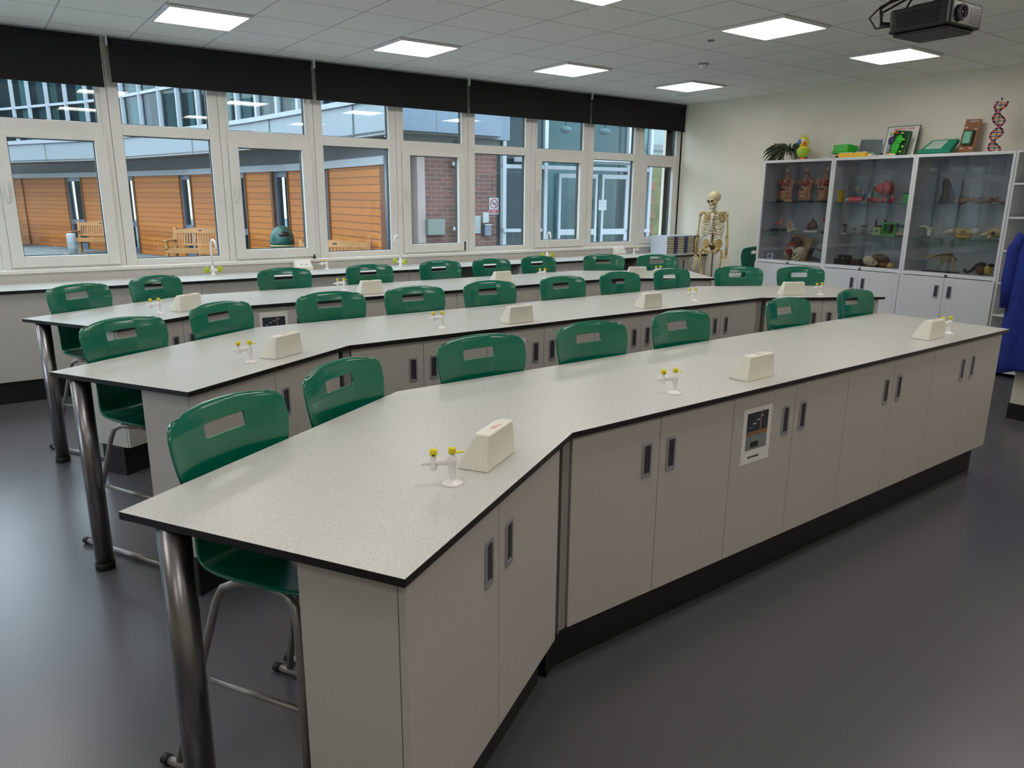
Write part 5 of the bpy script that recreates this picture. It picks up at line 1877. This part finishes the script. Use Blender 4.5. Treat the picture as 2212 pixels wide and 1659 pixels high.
ribbon(gl_, .0, .02, 3.17, 7.2, 'facade_glass', 'glazing', bl, bo)
for a, b in gl_:
    MB().box(a - .05, a + .05, b - .09, b + .05, 3.17, 7.2, 'alu_white').build('mullion', bl, off=bo)
ribbon(gl_, -.05, .03, 3.17, 3.24, 'alu_white', 'sill_rail', bl, bo)
ribbon(gl_, -.05, .03, 4.15, 4.22, 'alu_white', 'transom', bl, bo)
ribbon(gl_, -.08, .3, 7.2, 7.5, 'alu_white', 'roof_edge', bl, bo)
wb = thing('sky_block_wing', 'plain unseen block added left of the courtyard to cut sky reflections', 'building', (-14, 20, GZ))
MB().box(-20, -14, 9, 45, GZ, 7.5, 'clad_grey').build('facade', wb, off=(-14, 20, GZ))  # unseen block added to hide bright sky from the cabinet glass
for q in range(10):
    MB().box(-14, -13.95, 10 + 3.4 * q, 12.2 + 3.4 * q, 1, 2.6, 'inner_dark').build('window', wb, off=(-14, 20, GZ))  # lower windows of the added unseen block
    MB().box(-14, -13.95, 10 + 3.4 * q, 12.2 + 3.4 * q, 4.4, 6.2, 'inner_dark').build('window', wb, off=(-14, 20, GZ))  # upper windows of the added unseen block
# recessed timber bay beyond the corner
MB().box(5.98, 6.62, 12.55, 12.75, GZ, TT, 'timber_clad').build('timber_panel', bl, off=bo)
MB().box(5.9, 6.62, 12.50, 12.75, TT, 2.5, 'alu_white').build('eaves_beam', bl, off=bo)
o = MB().tube([(5.80, 11.60, GZ), (5.80, 11.60, 2.58)], .05, 'alu_blue', 12).build('drainpipe', off=(5.8, 11.6, GZ))
o.location = (5.80, 11.60, GZ)
tag(o, 'blue-grey drainpipe at the end of the timber block', 'drainpipe')

# brick wing
bw = thing('brick_wing', 'red brick wall with blue-grey cladding above, beside the glazed entrance', 'building', (7.3, 11.7, GZ))
off = (7.3, 11.7, GZ)
MB().box(6.50, 8.02, 11.6, 11.9, GZ, 2.5, 'brick').build('brick_wall', bw, off=off)
MB().box(6.35, 6.50, 11.58, 11.9, GZ, 2.5, 'reflection_pale').build('reflection_strip', bw, off=off)  # bright window reflection built in as a pale strip beside the brick
MB().box(5.72, 7.72, 11.0, 11.1, 2.67, 4.6, 'clad_blue').build('cladding', bw, off=off)
MB().box(6.41, 6.425, 10.995, 11.0, 2.67, 4.6, 'clad_grey').build('cladding_joint', bw, off=off)
MB().box(5.72, 7.72, 11.1, 11.9, 2.64, 2.68, 'soffit_grey').build('soffit', bw, off=off)
MB().box(5.95, 8.1, 11.55, 11.9, 2.5, 2.64, 'soffit_grey').build('upper_wall', bw, off=off)
MB().box(7.72, 8.1, 11.3, 11.9, 2.64, 4.6, 'clad_blue').build('side_cladding', bw, off=off)
for x, y, s in ((7.14, 11.5, 'white bracketed bar on the brick wall, standing in for a window reflection'),):
    t = thing('drainpipe', s, 'drainpipe', (x, y, GZ))  # white reflection in the glass, modelled as a bracketed bar
    MB().tube([(0, 0, 0), (0, 0, 2.64)], .035, 'alu_white', 12).build('reflection_bar', t)
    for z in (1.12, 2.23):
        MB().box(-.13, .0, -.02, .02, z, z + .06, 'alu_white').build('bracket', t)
t = thing('meter_box', 'pale grey-green meter box on the brick wall by the painted reflection strip', 'box', (6.70, 11.6, .99))
MB().box(-.19, .16, -.08, 0, 0, .28, 'box_green').build('body', t, bevel=.006)
MB().box(-.18, .15, -.084, -.08, .01, .27, 'box_green').build('door', t)
t = thing('no_smoking_sign', 'white no smoking sign with red ring and red band on the brick wall', 'sign', (7.955, 11.595, 1.34))
MB().box(-.105, .105, -.004, 0, 0, .30, 'outdoor_white').build('board', t)
Mf = Matrix.Translation((0, -.0045, .195)) @ Matrix.Rotation(R(90), 4, 'X')
c_out = [(.088 * math.cos(a), .088 * math.sin(a)) for a in [2 * PI * q / 32 for q in range(32)]]
c_in = [(.070 * math.cos(a), .070 * math.sin(a)) for a in [2 * PI * q / 32 for q in range(32)]]
r_ = MB().ring(c_out, c_in, 0, .0015, 'sign_red', Mf)
r_.box(-.078, .078, -.009, .009, 0, .0015, 'sign_red', Mf @ Matrix.Rotation(R(-45), 4, 'Z'))
r_.build('prohibition_ring', t)
c_ = MB().box(-.045, .035, -.009, .009, -.0005, .0008, 'ink', Mf)
c_.box(.038, .05, -.009, .009, -.0005, .0008, 'sign_red', Mf)
c_.tube([Mf @ Vector((.044, .012, .0004)), Mf @ Vector((.05, .03, .0004)), Mf @ Vector((.042, .045, .0004))], .003, 'ink', 6)
c_.build('cigarette', t)
d_ = MB().box(-.092, .092, -.0055, -.004, .018, .088, 'sign_red')
d_.build('red_band', t)
w_ = MB()
for q, (a, b) in enumerate(((-.06, .06), (-.045, .045))):
    w_.box(a, b, -.006, -.0055, .060 - .026 * q, .068 - .026 * q, 'outdoor_white')
w_.build('lettering', t)
o = MB().box(-.065, .065, -.006, 0, 0, .19, 'outdoor_white').build('notice_board')
o.location = (7.775, 11.595, 1.19)
tag(o, 'small plain white notice on the brick wall below the no smoking sign', 'notice')
t = thing('ashtray_box', 'grey metal wall box below the small white notice', 'box', (7.775, 11.6, .95))
MB().box(-.075, .075, -.09, 0, 0, .20, 'alu_blue').build('body', t, bevel=.01)
MB().box(-.08, .08, -.10, 0, .20, .215, 'steel').build('lid', t, bevel=.004)
t = thing('alarm_box', 'flat grey entry panel on the brick wall left of the white notice', 'box', (7.57, 11.6, 1.0))
MB().box(-.10, .08, -.03, 0, 0, .32, 'photo_grey').build('body', t, bevel=.006)
MB().ell((0, -.032, .09), (.012, .006, .012), 'print_red').build('lamp', t)

# glazed entrance
en = thing('glazed_entrance', 'glazed entrance with pale metal frames and a low canopy', 'entrance', (10, 11.3, GZ))
off = (10, 11.3, GZ)
P0, P1 = Vector((8.1, 11.55, 0)), Vector((11.35, 10.93, 0))
v = P1 - P0
Me = Matrix.Translation(P0) @ Matrix.Rotation(math.atan2(v.y, v.x), 4, 'Z')
Le = v.length
def eb(name, x0, x1, y0, y1, z0, z1, m, par=None):
    return MB().box(x0, x1, y0, y1, z0, z1, m, Me).build(name, par or en, off=off)
eb('glazing', 0, Le, .02, .03, GZ, 5.0, 'facade_glass')
eb('lobby_wall', 0, Le, .9, 1.0, GZ, 5.0, 'inner_pale')
eb('lobby_wall', .35, 1.15, .6, .7, GZ, 5.0, 'door_dark')
eb('lobby_wall', 2.9, 3.25, .5, .6, GZ, 5.0, 'soffit_grey')
for x in (0.0, .62, .86, 2.72, Le - .07):
    eb('mullion', x, x + .07, -.06, .06, GZ, 5.0, 'alu_white')
eb('transom', 0, Le, -.05, .05, 2.17, 2.24, 'alu_white')
eb('rail', 0, .8, -.12, .05, 1.02, 1.08, 'alu_white')
eb('rail', 2.75, Le, -.08, .05, .98, 1.05, 'alu_white')
for x0, x1 in ((1.16, 2.02), (2.12, 2.72)):
    d = MB()
    for q in ((x0, x0 + .05, GZ, 2.1), (x1 - .05, x1, GZ, 2.1), (x0 + .05, x1 - .05, 2.02, 2.1), (x0 + .05, x1 - .05, .95, 1.06), (x0 + .05, x1 - .05, GZ, .15)):
        d.box(q[0], q[1], -.09, -.04, q[2], q[3], 'alu_white', Me)
    d.build('entrance_door', en, off=off)
mb = MB()
mb.prism([(8.2, 11.3), (8.75, 10.2), (11.2, 9.75), (11.3, 10.75)], 2.28, 2.36, 'alu_white')
mb.build('canopy', en, off=off)
for x in (1.6, 2.5):
    l = MB()
    l.ell(Me @ Vector((x, .5, 2.95)), (.12, .12, .07), 'outdoor_white')
    l.tube([Me @ Vector((x, .5, 3.0)), Me @ Vector((x, .5, 4.9))], .01, 'ink', 6)
    l.build('pendant_lamp', en, off=off)
o = MB().box(-.09, .09, -.003, 0, 0, .20, 'outdoor_white')
for q in range(2):
    o.box(-.05, .05, -.004, -.003, .12 - .05 * q, .135 - .05 * q, 'photo_grey')
ob = o.build('door_notice')
ob.matrix_world = Matrix.Translation((10.17, 11.04, 1.42)) @ Matrix.Rotation(math.atan2(v.y, v.x), 4, 'Z')
tag(ob, 'white paper notice stuck on the glazed entrance door', 'notice')
o = MB().tube([(11.4, 10.2, GZ), (11.4, 10.2, 5)], .10, 'alu_blue', 20).build('round_column', off=(11.4, 10.2, GZ))
o.location = (11.4, 10.2, GZ)
tag(o, 'tall round blue-grey column outside the last window', 'column')
gw = thing('garden_wall', 'mossy wall with a column of square openings beyond the last window', 'wall', (13, 12.6, GZ))
mb = MB()
mb.box(11.6, 15.5, 12.5, 12.7, GZ, 2.45, 'moss')
mb.build('wall_face', gw, off=(13, 12.6, GZ))
for z in (.85, 1.20, 1.52, 1.84):
    MB().box(12.93, 13.12, 12.47, 12.51, z, z + .19, 'timber_brown').build('opening', gw, off=(13, 12.6, GZ))
pb = thing('pale_building', 'pale rendered building with bands rising behind the mossy wall', 'building', (14, 16, GZ))
off = (14, 16, GZ)
MB().box(11.0, 22, 15.5, 18, GZ, 8, 'inner_pale').build('facade', pb, off=off)
for z in (3.0, 3.9, 5.0):
    MB().box(11, 22, 15.40, 15.5, z, z + .16, 'clad_grey').build('band', pb, off=off)

# benches, bin, bollard
def make_bench():
    t = thing('garden_bench', 'x', 'bench')
    W_ = 1.3
    for s in (-1, 1):
        x = s * (W_ / 2 - .03)
        MB().box(x - .035, x + .035, -.27, -.20, 0, .62, 'bench_wood').build('leg', t, bevel=.008)
        MB().prism([(.20, 0), (.27, 0), (.335, .88), (.325, .93), (.285, .93), (.22, .44)], x - .035, x + .035, 'bench_wood', M=Matrix(((0, 0, 1, 0), (1, 0, 0, 0), (0, 1, 0, 0), (0, 0, 0, 1)))).build('leg', t)
        MB().box(x - .045, x + .045, -.31, .25, .62, .655, 'bench_wood').build('armrest', t, bevel=.012)
        MB().box(x - .02, x + .02, -.22, .23, .34, .40, 'bench_wood').build('side_rail', t)
    s_ = MB()
    for q in range(6):
        s_.box(-W_ / 2, W_ / 2, -.27 + .085 * q, -.20 + .085 * q, .42, .445, 'bench_wood')
    s_.box(-W_ / 2, W_ / 2, -.275, -.25, .35, .42, 'bench_wood')
    s_.build('seat', t)
    b = MB()
    Mb = Matrix.Translation((0, .235, .44)) @ Matrix.Rotation(R(-8), 4, 'X')
    Mr = Mb @ Matrix.Rotation(R(90), 4, 'X')
    n = 14
    up_ = [(-W_ / 2 + W_ * q / n, .44 + .055 * math.sin(PI * q / n) ** 2) for q in range(n + 1)]
    b.prism([(-W_ / 2, .36)] + [(W_ / 2, .36)] + up_[::-1], -.018, .018, 'bench_wood', M=Mr)
    b.box(-W_ / 2, W_ / 2, -.018, .018, .06, .11, 'bench_wood', Mb)
    for q in range(19):
        x = -W_ / 2 + .08 + (W_ - .16) * q / 18
        b.box(x - .018, x + .018, -.008, .008, .11, .37, 'bench_wood', Mb)
    b.build('backrest', t)
    MB().box(-.04, .04, -.021, -.018, .41, .44, 'brown_dark', Mb).build('plaque', t)
    return remember(t)
b0 = make_bench()
b0.location = (3.05, 25.2, GZ)
b0.rotation_euler = (0, 0, R(-30))
b0['label'] = 'wooden garden bench behind the white bollard, outside the leftmost window'
b0['group'] = 'wooden benches in the courtyard'
dup(b0, (4.4, 19.1, GZ), R(-35), 'wooden garden bench in front of the second window, left of the green bin', 'wooden benches in the courtyard')
dup(b0, (5.12, 12.55, GZ), R(-38), 'wooden garden bench right of the green bin, only its slatted back showing over the sill', 'wooden benches in the courtyard')
dup(b0, (.95, 30.2, GZ), R(-75), 'wooden garden bench furthest away, partly cut off by the left window frame', 'wooden benches in the courtyard')
t = thing('litter_bin', 'dark green domed litter bin with pale gold bands in the courtyard', 'bin', (5.22, 15.35, GZ))
MB().lathe([(0, 0), (.19, 0), (.20, .03), (.22, .06), (.235, .68), (.235, .72)], 'bin_green', seg=28).build('body', t)
MB().lathe([(.24, .60), (.243, .60), (.243, .635), (.24, .635)], 'bin_gold', seg=28).build('band', t)
MB().lathe([(.241, .68), (.244, .68), (.244, .715), (.241, .715)], 'bin_gold', seg=28).build('band', t)
MB().lathe([(.235, .72), (.245, .73), (.245, .80), (.225, .93), (.17, 1.03), (.09, 1.085), (.05, 1.10), (0, 1.105)], 'bin_green', seg=28).build('hood', t)
MB().ell((-.02, -.20, .93), (.12, .05, .06), 'black_gloss').build('opening', t)
t = thing('bollard', 'short white bollard on the paving in front of a wooden bench', 'bollard', (2.22, 23.6, GZ))
MB().lathe([(0, 0), (.115, 0), (.115, .62), (.10, .66), (0, .67)], 'outdoor_white', seg=24).build('post', t)
MB().lathe([(.1, .0), (.13, .0), (.13, .03), (.117, .04)], 'concrete', seg=24).build('base', t)
